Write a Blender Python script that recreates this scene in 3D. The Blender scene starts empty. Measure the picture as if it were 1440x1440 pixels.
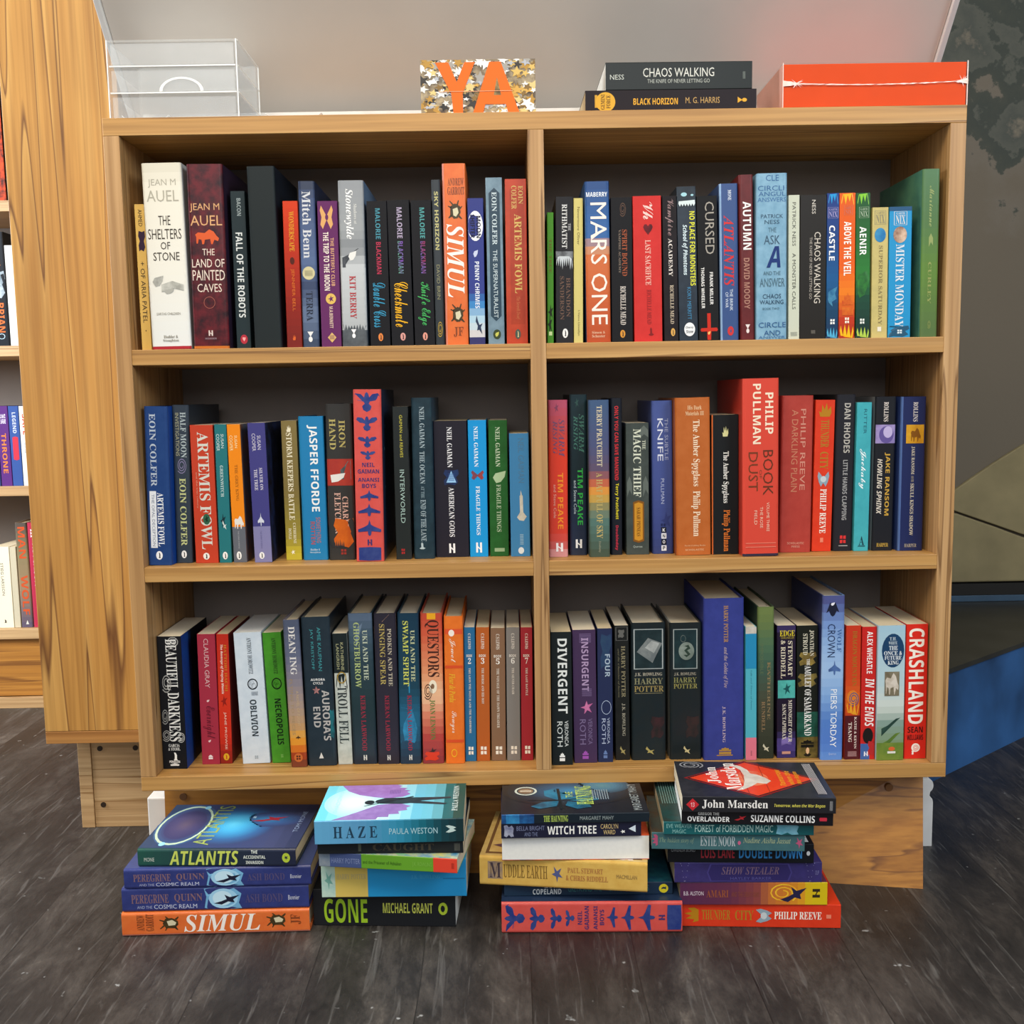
import bpy, math, random
from mathutils import Vector, Matrix

scene = bpy.context.scene
COL = scene.collection
random.seed(7)

# ------------------------------------------------------------------ camera
FOC, CX, CY, CZ = 1440.0, 0.54384, -1.44789, 0.74334
PITCH, YAW, ROLL = 0.113165, 0.003753, -0.016677
_cp, _sp, _cy, _sy = math.cos(PITCH), math.sin(PITCH), math.cos(YAW), math.sin(YAW)
FWD = Vector((_sy * _cp, _cy * _cp, -_sp))
_r0 = Vector((_cy, -_sy, 0)); _u0 = _r0.cross(FWD)
RGT = _r0 * math.cos(ROLL) + _u0 * math.sin(ROLL)
UPV = -_r0 * math.sin(ROLL) + _u0 * math.cos(ROLL)
EYE = Vector((CX, CY, CZ))
cam_data = bpy.data.cameras.new('camera')
cam_data.sensor_fit = 'HORIZONTAL'; cam_data.sensor_width = 36.0; cam_data.lens = 36.0 * FOC / 1440.0
cam_data.clip_start = 0.05
cam = bpy.data.objects.new('camera', cam_data); COL.objects.link(cam)
cam.matrix_world = Matrix(((RGT.x, UPV.x, -FWD.x, EYE.x), (RGT.y, UPV.y, -FWD.y, EYE.y), (RGT.z, UPV.z, -FWD.z, EYE.z), (0, 0, 0, 1)))
scene.camera = cam

# ------------------------------------------------------------------ light and exposure
scene.view_settings.view_transform = 'Standard'
scene.view_settings.look = 'None'
scene.view_settings.gamma = 1.0
scene.view_settings.use_curve_mapping = False
scene.view_settings.exposure = 0.13
world = bpy.data.worlds.new('world'); scene.world = world; world.use_nodes = True
_bg = world.node_tree.nodes['Background']
_bg.inputs[0].default_value = (0.93, 0.95, 1.0, 1); _bg.inputs[1].default_value = 0.2


def area_light(name, loc, target, sx, sy, power, colour):
    d = bpy.data.lights.new(name, 'AREA'); d.shape = 'RECTANGLE'; d.size = sx; d.size_y = sy
    d.energy = power; d.color = colour
    o = bpy.data.objects.new(name, d); COL.objects.link(o); o.location = loc
    o.rotation_euler = (Vector(target) - Vector(loc)).to_track_quat('-Z', 'Y').to_euler()
    return o


area_light('ceiling_lamp', (-0.1, -1.5, 2.75), (0.5, 0.0, 0.6), 1.3, 0.9, 54, (1.0, 0.87, 0.68))
area_light('window_daylight', (2.3, -1.7, 2.05), (0.45, 0.0, 0.55), 0.9, 1.2, 36, (0.84, 0.92, 1.0))
area_light('front_fill', (0.4, -4.2, 2.3), (0.5, 0.0, 0.6), 3.2, 1.9, 58, (0.95, 0.97, 1.0))  # fill area light added behind the camera to brighten board and shelves
area_light('left_fill', (-1.9, 0.0, 1.35), (-0.2, 0.2, 0.0), 0.7, 1.2, 82, (0.88, 0.94, 1.0))  # fill area light added to lift the floor on the left


def ray(px, py):
    return FWD + RGT * ((px - 720) / FOC) + UPV * ((720 - py) / FOC)


def at_y(px, py, Y):
    d = ray(px, py); t = (Y - EYE.y) / d.y
    return EYE + d * t


def at_z(px, py, Z):
    d = ray(px, py); t = (Z - EYE.z) / d.z
    return EYE + d * t


# ------------------------------------------------------------------ colours and materials
K_ALB = 1.0


def lin(h, k=None):
    h = h.lstrip('#')
    k = K_ALB if k is None else k
    v = []
    for i in (0, 2, 4):
        c = int(h[i:i + 2], 16) / 255
        c = c / 12.92 if c <= 0.04045 else ((c + 0.055) / 1.055) ** 2.4
        v.append(min(0.9, 0.94 * k * c ** 1.10))
    return (v[0], v[1], v[2], 1.0)


def new_mat(name):
    m = bpy.data.materials.new(name); m.use_nodes = True
    return m, m.node_tree.nodes, m.node_tree.links, m.node_tree.nodes['Principled BSDF']


def plain(name, hexc, rough=0.5, metal=0.0, noise=0.06, scale=30.0, k=1.0):
    m, n, l, b = new_mat(name)
    tc = n.new('ShaderNodeTexCoord'); nz = n.new('ShaderNodeTexNoise'); nz.inputs['Scale'].default_value = scale
    nz.inputs['Detail'].default_value = 5
    l.new(tc.outputs['Object'], nz.inputs['Vector'])
    rp = n.new('ShaderNodeValToRGB'); c = lin(hexc, k)
    rp.color_ramp.elements[0].position = 0.3; rp.color_ramp.elements[1].position = 0.7
    rp.color_ramp.elements[0].color = tuple(x * (1 - noise) for x in c[:3]) + (1,)
    rp.color_ramp.elements[1].color = tuple(min(1, x * (1 + noise)) for x in c[:3]) + (1,)
    l.new(nz.outputs['Fac'], rp.inputs['Fac']); l.new(rp.outputs['Color'], b.inputs['Base Color'])
    b.inputs['Roughness'].default_value = rough; b.inputs['Metallic'].default_value = metal
    return m


def print_mat(name, rough, coat):
    """printed paper: the artwork's inks are colour attributes, broken up where two inks are mottled"""
    m, n, l, b = new_mat(name)
    a1 = n.new('ShaderNodeVertexColor'); a1.layer_name = 'ink'
    a2 = n.new('ShaderNodeVertexColor'); a2.layer_name = 'second_ink'
    tc = n.new('ShaderNodeTexCoord'); nz = n.new('ShaderNodeTexNoise')
    nz.inputs['Scale'].default_value = 55; nz.inputs['Detail'].default_value = 6; nz.inputs['Roughness'].default_value = 0.6
    l.new(tc.outputs['Object'], nz.inputs['Vector'])
    rp = n.new('ShaderNodeValToRGB'); rp.color_ramp.elements[0].position = 0.38; rp.color_ramp.elements[1].position = 0.64
    l.new(nz.outputs['Fac'], rp.inputs['Fac'])
    mx = n.new('ShaderNodeMixRGB')
    l.new(rp.outputs['Color'], mx.inputs['Fac']); l.new(a1.outputs['Color'], mx.inputs[1]); l.new(a2.outputs['Color'], mx.inputs[2])
    l.new(mx.outputs['Color'], b.inputs['Base Color'])
    b.inputs['Roughness'].default_value = rough
    b.inputs['Specular IOR Level'].default_value = 0.22
    b.inputs['Coat Weight'].default_value = coat; b.inputs['Coat Roughness'].default_value = 0.18
    return m


PRINT_MATT = print_mat('matt_printed_card', 0.55, 0.0)
PRINT_GLOSS = print_mat('laminated_printed_card', 0.36, 0.14)


def wood(name, light, mid, dark, axis, across=22.0, fine=160.0, cathedral=False, rough=0.48, rings=5.0):
    """oak board with the grain running along one axis"""
    m, n, l, b = new_mat(name)
    tc = n.new('ShaderNodeTexCoord'); oi = n.new('ShaderNodeObjectInfo')
    ad = n.new('ShaderNodeVectorMath'); ad.operation = 'MULTIPLY_ADD'
    ad.inputs[1].default_value = (7.3, 5.1, 9.7)
    l.new(oi.outputs['Random'], ad.inputs[0]); l.new(tc.outputs['Object'], ad.inputs[2])
    mp = n.new('ShaderNodeMapping'); s = [across] * 3; s['XYZ'.index(axis)] = across * (0.035 if cathedral else 0.022)
    mp.inputs['Scale'].default_value = s; l.new(ad.outputs[0], mp.inputs['Vector'])
    nz = n.new('ShaderNodeTexNoise'); nz.inputs['Scale'].default_value = 1.0; nz.inputs['Detail'].default_value = 2.2
    nz.inputs['Distortion'].default_value = 0.3; l.new(mp.outputs[0], nz.inputs['Vector'])
    mp2 = n.new('ShaderNodeMapping'); s = [fine] * 3; s['XYZ'.index(axis)] = fine * 0.02
    mp2.inputs['Scale'].default_value = s; l.new(ad.outputs[0], mp2.inputs['Vector'])
    n2 = n.new('ShaderNodeTexNoise'); n2.inputs['Scale'].default_value = 1.0; n2.inputs['Detail'].default_value = 3
    l.new(mp2.outputs[0], n2.inputs['Vector'])
    # growth rings: repeated bands of the slow noise
    mu = n.new('ShaderNodeMath'); mu.operation = 'MULTIPLY'; mu.inputs[1].default_value = 9.0 if cathedral else rings
    l.new(nz.outputs['Fac'], mu.inputs[0])
    fr = n.new('ShaderNodeMath'); fr.operation = 'FRACT'; l.new(mu.outputs[0], fr.inputs[0])
    rp = n.new('ShaderNodeValToRGB'); e = rp.color_ramp.elements
    e[0].position = 0.0; e[0].color = lin(light)
    e[1].position = 1.0; e[1].color = lin(light)
    for p, c in ((0.40, mid), (0.86, mid), (0.95, dark)):
        x = e.new(p); x.color = lin(c)
    l.new(fr.outputs[0], rp.inputs['Fac'])
    r2 = n.new('ShaderNodeValToRGB'); e = r2.color_ramp.elements
    e[0].position = 0.35; e[0].color = (0.66, 0.60, 0.52, 1); e[1].position = 0.62; e[1].color = (1, 1, 1, 1)
    l.new(n2.outputs['Fac'], r2.inputs['Fac'])
    mx = n.new('ShaderNodeMixRGB'); mx.blend_type = 'MULTIPLY'; mx.inputs['Fac'].default_value = 0.75
    l.new(rp.outputs['Color'], mx.inputs[1]); l.new(r2.outputs['Color'], mx.inputs[2])
    l.new(mx.outputs['Color'], b.inputs['Base Color'])
    b.inputs['Roughness'].default_value = rough
    bp = n.new('ShaderNodeBump'); bp.inputs['Strength'].default_value = 0.12; bp.inputs['Distance'].default_value = 0.001
    l.new(n2.outputs['Fac'], bp.inputs['Height']); l.new(bp.outputs['Normal'], b.inputs['Normal'])
    return m


OAK_X = wood('oak_board_lengthwise', 'cda468', 'c29658', '8e6636', 'X', 30)
OAK_Z = wood('oak_board_upright', 'c8a272', 'bc9462', '8c683e', 'Z', 34)
OAK_PANEL = wood('oak_end_panel', 'd2a660', 'c4944e', '80562a', 'Z', 13, 150, True)
OAK_PALE = wood('pale_oak_board', 'ccac80', 'c2a074', 'a07c50', 'X', 22)
OAK_PLINTH = wood('golden_oak_plinth', 'b88238', 'ac762e', '855620', 'X', 34, rings=2.2)


def paper_mat():
    m, n, l, b = new_mat('book_paper')
    tc = n.new('ShaderNodeTexCoord'); wv = n.new('ShaderNodeTexWave'); wv.bands_direction = 'X'
    wv.inputs['Scale'].default_value = 260; wv.inputs['Distortion'].default_value = 1.5; wv.inputs['Detail'].default_value = 2
    l.new(tc.outputs['Object'], wv.inputs['Vector'])
    oi = n.new('ShaderNodeObjectInfo')
    r0 = n.new('ShaderNodeValToRGB'); r0.color_ramp.elements[0].color = lin('d8c6a0'); r0.color_ramp.elements[1].color = lin('e6dcc6')
    l.new(oi.outputs['Random'], r0.inputs['Fac'])
    rp = n.new('ShaderNodeValToRGB'); rp.color_ramp.elements[0].color = (0.8, 0.78, 0.74, 1); rp.color_ramp.elements[1].color = (1, 1, 1, 1)
    l.new(wv.outputs['Fac'], rp.inputs['Fac'])
    mx = n.new('ShaderNodeMixRGB'); mx.blend_type = 'MULTIPLY'; mx.inputs['Fac'].default_value = 1
    l.new(r0.outputs['Color'], mx.inputs[1]); l.new(rp.outputs['Color'], mx.inputs[2])
    l.new(mx.outputs['Color'], b.inputs['Base Color']); b.inputs['Roughness'].default_value = 0.85
    return m


PAPER = paper_mat()
PAPER_WHITE = plain('white_book_paper', 'e9e9e4', 0.8, 0, 0.03, 200)


def floor_mat():
    """old dark painted boards: worn, scuffed and scratched along the grain, a seam every 14 cm"""
    m, n, l, b = new_mat('worn_dark_floorboards')
    tc = n.new('ShaderNodeTexCoord')
    sx = n.new('ShaderNodeSeparateXYZ'); l.new(tc.outputs['Object'], sx.inputs[0])
    # seams wander a little along their length
    mw = n.new('ShaderNodeMapping'); mw.inputs['Scale'].default_value = (1, 0.7, 1); l.new(tc.outputs['Object'], mw.inputs['Vector'])
    nw = n.new('ShaderNodeTexNoise'); nw.inputs['Scale'].default_value = 4; l.new(mw.outputs[0], nw.inputs['Vector'])
    w1 = n.new('ShaderNodeMath'); w1.operation = 'MULTIPLY_ADD'; w1.inputs[1].default_value = 0.012
    l.new(nw.outputs['Fac'], w1.inputs[0]); l.new(sx.outputs[0], w1.inputs[2])
    dv = n.new('ShaderNodeMath'); dv.operation = 'DIVIDE'; dv.inputs[1].default_value = 0.142; l.new(w1.outputs[0], dv.inputs[0])
    fl = n.new('ShaderNodeMath'); fl.operation = 'FLOOR'; l.new(dv.outputs[0], fl.inputs[0])
    fc = n.new('ShaderNodeMath'); fc.operation = 'FRACT'; l.new(dv.outputs[0], fc.inputs[0])
    wn = n.new('ShaderNodeTexWhiteNoise'); wn.noise_dimensions = '1D'; l.new(fl.outputs[0], wn.inputs['W'])
    # broad wear
    n1 = n.new('ShaderNodeTexNoise'); n1.inputs['Scale'].default_value = 5.5; n1.inputs['Detail'].default_value = 12; n1.inputs['Roughness'].default_value = 0.76
    ad = n.new('ShaderNodeVectorMath'); ad.operation = 'ADD'; l.new(tc.outputs['Object'], ad.inputs[0]); l.new(wn.outputs['Color'], ad.inputs[1])
    m1 = n.new('ShaderNodeMapping'); m1.inputs['Scale'].default_value = (2.3, 0.85, 1); l.new(ad.outputs[0], m1.inputs['Vector'])
    n1.inputs['Distortion'].default_value = 0.25; l.new(m1.outputs[0], n1.inputs['Vector'])
    r1 = n.new('ShaderNodeValToRGB'); e = r1.color_ramp.elements
    e[0].position = 0.30; e[0].color = (0.007, 0.0065, 0.0065, 1); e[1].position = 0.76; e[1].color = (0.155, 0.132, 0.11, 1)
    x = e.new(0.48); x.color = (0.025, 0.0215, 0.0195, 1); x = e.new(0.60); x.color = (0.054, 0.046, 0.040, 1)
    l.new(n1.outputs['Fac'], r1.inputs['Fac'])
    # long scratches along the boards
    m2 = n.new('ShaderNodeMapping'); m2.inputs['Scale'].default_value = (95, 7, 1); l.new(ad.outputs[0], m2.inputs['Vector'])
    n2 = n.new('ShaderNodeTexNoise'); n2.inputs['Scale'].default_value = 1.0; n2.inputs['Detail'].default_value = 5; n2.inputs['Distortion'].default_value = 1.2
    l.new(m2.outputs[0], n2.inputs['Vector'])
    r2 = n.new('ShaderNodeValToRGB'); e = r2.color_ramp.elements
    e[0].position = 0.58; e[0].color = (0, 0, 0, 1); e[1].position = 0.74; e[1].color = (1, 1, 1, 1); l.new(n2.outputs['Fac'], r2.inputs['Fac'])
    mx = n.new('ShaderNodeMixRGB'); mx.inputs[2].default_value = (0.16, 0.15, 0.14, 1)
    ml = n.new('ShaderNodeMath'); ml.operation = 'MULTIPLY'; ml.inputs[1].default_value = 0.5; l.new(r2.outputs['Color'], ml.inputs[0])
    l.new(ml.outputs[0], mx.inputs['Fac']); l.new(r1.outputs['Color'], mx.inputs[1])
    # flecks of plaster
    n3 = n.new('ShaderNodeTexNoise'); n3.inputs['Scale'].default_value = 48; n3.inputs['Detail'].default_value = 3; l.new(ad.outputs[0], n3.inputs['Vector'])
    r3 = n.new('ShaderNodeValToRGB'); e = r3.color_ramp.elements
    e[0].position = 0.71; e[0].color = (0, 0, 0, 1); e[1].position = 0.76; e[1].color = (0.8, 0.8, 0.8, 1); l.new(n3.outputs['Fac'], r3.inputs['Fac'])
    mx3 = n.new('ShaderNodeMixRGB'); mx3.inputs[2].default_value = (0.32, 0.32, 0.31, 1)
    l.new(r3.outputs['Color'], mx3.inputs['Fac']); l.new(mx.outputs['Color'], mx3.inputs[1])
    # each board a shade of its own, and the seam
    bd = n.new('ShaderNodeMapRange'); bd.inputs['To Min'].default_value = 0.86; bd.inputs['To Max'].default_value = 1.14; l.new(wn.outputs['Value'], bd.inputs['Value'])
    sm = n.new('ShaderNodeValToRGB'); e = sm.color_ramp.elements
    e[0].position = 0.0; e[0].color = (0.2, 0.2, 0.2, 1); e[1].position = 0.015; e[1].color = (1, 1, 1, 1); l.new(fc.outputs[0], sm.inputs['Fac'])
    q = n.new('ShaderNodeMixRGB'); q.blend_type = 'MULTIPLY'; q.inputs['Fac'].default_value = 1
    l.new(mx3.outputs['Color'], q.inputs[1]); l.new(bd.outputs[0], q.inputs[2])
    q2 = n.new('ShaderNodeMixRGB'); q2.blend_type = 'MULTIPLY'; q2.inputs['Fac'].default_value = 1
    l.new(q.outputs['Color'], q2.inputs[1]); l.new(sm.outputs['Color'], q2.inputs[2])
    l.new(q2.outputs['Color'], b.inputs['Base Color'])
    rr = n.new('ShaderNodeMapRange'); rr.inputs['To Min'].default_value = 0.28; rr.inputs['To Max'].default_value = 0.6
    l.new(n1.outputs['Fac'], rr.inputs['Value']); l.new(rr.outputs[0], b.inputs['Roughness'])
    bp = n.new('ShaderNodeBump'); bp.inputs['Strength'].default_value = 0.35; bp.inputs['Distance'].default_value = 0.004
    l.new(n1.outputs['Fac'], bp.inputs['Height']); l.new(bp.outputs['Normal'], b.inputs['Normal'])
    return m


def wall_mat():
    """grey brown plaster; the old dark green distemper still clings to the upper part"""
    m, n, l, b = new_mat('flaking_plaster')
    tc = n.new('ShaderNodeTexCoord'); sx = n.new('ShaderNodeSeparateXYZ'); l.new(tc.outputs['Object'], sx.inputs[0])
    n1 = n.new('ShaderNodeTexNoise'); n1.inputs['Scale'].default_value = 5; n1.inputs['Detail'].default_value = 8; n1.inputs['Roughness'].default_value = 0.62
    l.new(tc.outputs['Object'], n1.inputs['Vector'])
    mp = n.new('ShaderNodeMapRange'); mp.inputs['From Min'].default_value = 0.95; mp.inputs['From Max'].default_value = 1.35
    mp.inputs['To Min'].default_value = -0.35; mp.inputs['To Max'].default_value = 0.12
    l.new(sx.outputs[2], mp.inputs['Value'])
    ad = n.new('ShaderNodeMath'); ad.operation = 'ADD'; l.new(n1.outputs['Fac'], ad.inputs[0]); l.new(mp.outputs[0], ad.inputs[1])
    rp = n.new('ShaderNodeValToRGB'); e = rp.color_ramp.elements
    e[0].position = 0.36; e[0].color = lin('6a6255'); e[1].position = 0.74; e[1].color = lin('7c7466')
    for p, c in ((0.48, '6e675c'), (0.50, '43473f'), (0.58, '3c423c'), (0.60, '565850'), (0.68, '4a4e48')):
        x = e.new(p); x.color = lin(c)
    l.new(ad.outputs[0], rp.inputs['Fac'])
    l.new(rp.outputs['Color'], b.inputs['Base Color']); b.inputs['Roughness'].default_value = 0.8
    bp = n.new('ShaderNodeBump'); bp.inputs['Strength'].default_value = 0.25; bp.inputs['Distance'].default_value = 0.01
    l.new(n1.outputs['Fac'], bp.inputs['Height']); l.new(bp.outputs['Normal'], b.inputs['Normal'])
    return m


WHITE_PAINT = plain('white_paint', 'dcdad6', 0.5)
PANEL_WHITE = plain('off_white_board', 'd8d0c6', 0.42, 0, 0.03, 8)
BACK_GREY = plain('grey_back_board', '8a8078', 0.7, 0, 0.05, 12)
BLUE_PAINT = plain('scuffed_blue_paint', '376394', 0.5, 0, 0.45, 6)
DARK_STONE = plain('dark_painted_ledge', '3a3a36', 0.4, 0, 0.3, 9)
LIT_OLIVE = plain('lit_wall_olive', '887e5e', 0.8, 0, 0.2, 9)  # olive tone paints in the light falling low on the wall
SCREW = plain('dark_screw_head', '3a2a1c', 0.5, 0.3)
BLACK_GAP = plain('shadow_black_board', '15130f', 0.8)  # black colour stands in for the shade inside the gap


def clear_mat(name, tint, rough, alpha):
    m, n, l, b = new_mat(name)
    b.inputs['Base Color'].default_value = tint; b.inputs['Roughness'].default_value = rough
    b.inputs['IOR'].default_value = 1.49; b.inputs['Transmission Weight'].default_value = 0.0
    tr = n.new('ShaderNodeBsdfTransparent'); tr.inputs[0].default_value = (0.97, 0.98, 0.98, 1)
    tc = n.new('ShaderNodeTexCoord'); nz = n.new('ShaderNodeTexNoise'); nz.inputs['Scale'].default_value = 25
    l.new(tc.outputs['Object'], nz.inputs['Vector'])
    mr = n.new('ShaderNodeMapRange'); mr.inputs['To Min'].default_value = alpha * 0.8; mr.inputs['To Max'].default_value = alpha * 1.2
    l.new(nz.outputs['Fac'], mr.inputs['Value'])
    mx = n.new('ShaderNodeMixShader'); l.new(mr.outputs[0], mx.inputs['Fac'])
    l.new(tr.outputs[0], mx.inputs[1]); l.new(b.outputs[0], mx.inputs[2])
    l.new(mx.outputs[0], n['Material Output'].inputs['Surface'])
    return m


ACRYLIC = clear_mat('clear_acrylic', (0.92, 0.93, 0.94, 1), 0.08, 0.16)
ACRYLIC_EDGE = clear_mat('polished_acrylic_edge', (0.95, 0.97, 0.96, 1), 0.15, 0.75)
FILM = clear_mat('shrink_wrap_film', (0.98, 0.9, 0.86, 1), 0.12, 0.014)
FILM_CREASE = plain('creased_wrap_film', 'f6d8cc', 0.2)
ORANGE = plain('orange_box_card', 'dc4f0c', 0.6, 0, 0.03)
ORANGE.node_tree.nodes['Principled BSDF'].inputs['Specular IOR Level'].default_value = 0.12
BOX_END = plain('pink_tinted_box_end', 'd8a090', 0.45, 0, 0.06)

# ------------------------------------------------------------------ mesh helpers


def link(name, me, parent=None):
    o = bpy.data.objects.new(name, me); COL.objects.link(o)
    if parent is not None:
        o.parent = parent
    return o


def mesh_obj(name, verts, faces, material, parent=None, smooth=False, bevel=0.0):
    me = bpy.data.meshes.new(name); me.from_pydata([tuple(v) for v in verts], [], faces); me.update()
    me.materials.append(material)
    if smooth:
        for p in me.polygons:
            p.use_smooth = True
    o = link(name, me, parent)
    if bevel:
        md = o.modifiers.new('edge', 'BEVEL'); md.width = bevel; md.segments = 2; md.limit_method = 'ANGLE'
    return o


def box_vf(x0, x1, y0, y1, z0, z1):
    v = [(x0, y0, z0), (x1, y0, z0), (x1, y1, z0), (x0, y1, z0), (x0, y0, z1), (x1, y0, z1), (x1, y1, z1), (x0, y1, z1)]
    f = [(0, 3, 2, 1), (4, 5, 6, 7), (0, 1, 5, 4), (1, 2, 6, 5), (2, 3, 7, 6), (3, 0, 4, 7)]
    return v, f


def box(name, x0, x1, y0, y1, z0, z1, material, parent=None, bevel=0.0008):
    v, f = box_vf(x0, x1, y0, y1, z0, z1)
    return mesh_obj(name, v, f, material, parent, bevel=bevel)


def prism(name, outline, axis, lo, hi, material, parent=None, bevel=0.0):
    """extrude a 2D outline along an axis"""
    def p(a, b, c):
        return {'Y': (a, c, b), 'X': (c, a, b), 'Z': (a, b, c)}[axis]
    n = len(outline)
    v = [p(a, b, lo) for a, b in outline] + [p(a, b, hi) for a, b in outline]
    f = [tuple(range(n - 1, -1, -1)), tuple(range(n, 2 * n))] + [(i, (i + 1) % n, n + (i + 1) % n, n + i) for i in range(n)]
    return mesh_obj(name, v, f, material, parent, bevel=bevel)


def disc_vf(c, r, normal_axis, depth, n=20):
    v, f = [], []
    for k in range(n):
        a = 2 * math.pi * k / n
        v.append((c[0] + r * math.cos(a), c[1], c[2] + r * math.sin(a)))
    for k in range(n):
        a = 2 * math.pi * k / n
        v.append((c[0] + r * math.cos(a), c[1] + depth, c[2] + r * math.sin(a)))
    f.append(tuple(range(n))); f += [(i, n + i, n + (i + 1) % n, (i + 1) % n) for i in range(n)]
    return v, f


def empty(name, loc, label, category, group=None, rot=(0, 0, 0)):
    o = bpy.data.objects.new(name, None); COL.objects.link(o); o.empty_display_size = 0.02
    o.location = loc; o.rotation_euler = rot; o['label'] = label; o['category'] = category
    if group:
        o['group'] = group
    return o


def structure(o, label=None):
    o['kind'] = 'structure'
    if label:
        o['label'] = label
    return o


# ------------------------------------------------------------------ the setting
PLASTER = wall_mat()
structure(mesh_obj('floor', [(-2.2, -2.2, 0), (3.2, -2.2, 0), (3.2, 1.4, 0), (-2.2, 1.4, 0)], [(0, 1, 2, 3)], floor_mat()), 'worn dark painted floorboards')
structure(box('wall_back', -2.2, 3.2, 1.36, 1.44, 0, 2.9, PLASTER), 'grey plaster wall behind the bookcases')
structure(box('wall_right', 1.2, 3.2, 1.09, 1.359, 0, 2.9, PLASTER), 'grey brown plaster wall with dark flaking patches')
# raised dark landing with a blue painted riser running away behind the bookcase
ax, ay, bx, by = 1.222, 0.328, 2.15, 1.086
structure(mesh_obj('trim_1', [(ax, ay, 0), (bx, by, 0), (bx, by, 0.203), (ax, ay, 0.203), (ax, ay + 0.05, 0), (bx - 0.06, by, 0), (bx - 0.06, by, 0.203), (ax, ay + 0.05, 0.203)],
                   [(0, 1, 2, 3), (3, 2, 6, 7), (0, 3, 7, 4), (4, 7, 6, 5), (1, 5, 6, 2)], BLUE_PAINT), 'blue painted riser of the landing beside the bookcase')
structure(mesh_obj('trim_2', [(ax, ay - 0.006, 0.2035), (bx + 0.01, by, 0.2035), (ax, by, 0.2035), (ax, ay - 0.006, 0.213), (bx + 0.01, by, 0.213), (ax, by, 0.213)],
                   [(0, 2, 1), (3, 4, 5), (0, 1, 4, 3), (1, 2, 5, 4), (2, 0, 3, 5)], DARK_STONE), 'dark painted top of the landing')
z0_, z1_, z2_ = at_y(1400, 851, 1.06).z, at_y(1400, 837, 1.06).z, at_y(1400, 821, 1.06).z
structure(box('trim_3', 1.22, 3.1, 1.06, 1.089, max(0.2135, z0_), z1_, plain('dull_blue_edge', '3c566c', 0.5, 0, 0.2, 9)), 'thin blue edge board on the landing')
structure(box('trim_4', 1.22, 3.1, 1.062, 1.089, z1_ + 0.0004, z2_, BLACK_GAP), 'black strip for the shade in the gap under the lit patch')
def wall_pt(px, py):
    q = at_y(px, py, 1.065)
    return (q.x, q.z)
prism('trim_5', [wall_pt(1300, 820), wall_pt(1520, 816), wall_pt(1520, 776), wall_pt(1440, 756), wall_pt(1400, 741), wall_pt(1345, 722), wall_pt(1300, 712)], 'Y', 1.065, 1.089, LIT_OLIVE, bevel=0.004)
structure(bpy.data.objects['trim_5'], 'olive patch painting the light low on the wall')
prism('trim_6', [wall_pt(1300, 709), wall_pt(1345, 719), wall_pt(1400, 738), wall_pt(1440, 752), wall_pt(1520, 772), wall_pt(1520, 590), wall_pt(1440, 627), wall_pt(1400, 652), wall_pt(1345, 690), wall_pt(1300, 706)], 'Y', 1.077, 1.089, LIT_OLIVE, bevel=0.004)  # upper edge drawn along the border of the lit area
structure(bpy.data.objects['trim_6'], 'upper olive sheet of the painted light, above a crack')

# ------------------------------------------------------------------ the bookcase
W, TH, DEEP = 1.18, 0.022, 0.23
Z_B0, Z_B1 = 0.176, 0.1976
Z_20, Z_21 = 0.486, 0.5075
Z_10, Z_11 = 0.7937, 0.8154
Z_T0, Z_T1 = 1.1040, 1.1277
XD0, XD1 = 0.579, 0.601
case = empty('bookcase', (0, 0, 0), 'low oak bookcase of six open compartments full of upright books', 'bookcase')
box('top_board', 0, W, 0, DEEP, Z_T0, Z_T1, OAK_X, case)
box('bottom_board', 0, W, 0, DEEP, Z_B0, Z_B1, OAK_X, case)
box('side_panel', 0, TH, 0, DEEP, Z_B1, Z_T0, OAK_Z, case)
box('side_panel', W - TH, W, 0, DEEP, Z_B1, Z_T0, OAK_Z, case)
box('divider', XD0, XD1, 0, DEEP - 0.012, Z_B1, Z_T0, OAK_Z, case)
for za, zb in ((Z_10, Z_11), (Z_20, Z_21)):
    box('shelf', TH, XD0, 0.0006, DEEP - 0.012, za, zb, OAK_X, case)
    box('shelf', XD1, W - TH, 0.0006, DEEP - 0.012, za, zb, OAK_X, case)
box('back_board', TH, W - TH, DEEP - 0.011, DEEP - 0.001, Z_B1, Z_T0, BACK_GREY, case)
# plinth plank, slightly skew under the bottom board
xr_b, xr_t = at_z(1298, 1250, 0.0), at_y(1297, 1105, 0.06)
xl_ = at_y(231, 1125, 0.105).x
ptb = [(xl_, 0.10), (0.5, 0.085), (0.85, 0.062), (xr_b.x, xr_b.y)]
ptt = [(xl_, 0.11), (0.5, 0.095), (0.85, 0.08), (xr_t.x, 0.06)]
pv = [(x, y, 0.0) for x, y in ptb] + [(x, y, Z_B0) for x, y in ptt]
pv += [(x, y + 0.018, z) for x, y, z in pv]
pf = []
for i in range(3):
    pf += [(i, i + 1, i + 5, i + 4), (i + 9, i + 8, i + 12, i + 13), (i + 4, i + 5, i + 13, i + 12), (i + 1, i, i + 8, i + 9)]
pf += [(0, 4, 12, 8), (3, 11, 15, 7)]
mesh_obj('plinth', pv, pf, OAK_PLINTH, case)
for px, py, yy in ((1250, 1107, 0.0555), (258, 1120, 0.1065)):
    q = at_y(px, py, yy)
    v, f = disc_vf((q.x, yy - 0.002, q.z), 0.0058, 'Y', 0.012)
    mesh_obj('plug', v, f, plain('darker_oak_plug', '7a5228', 0.5), case)

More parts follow.
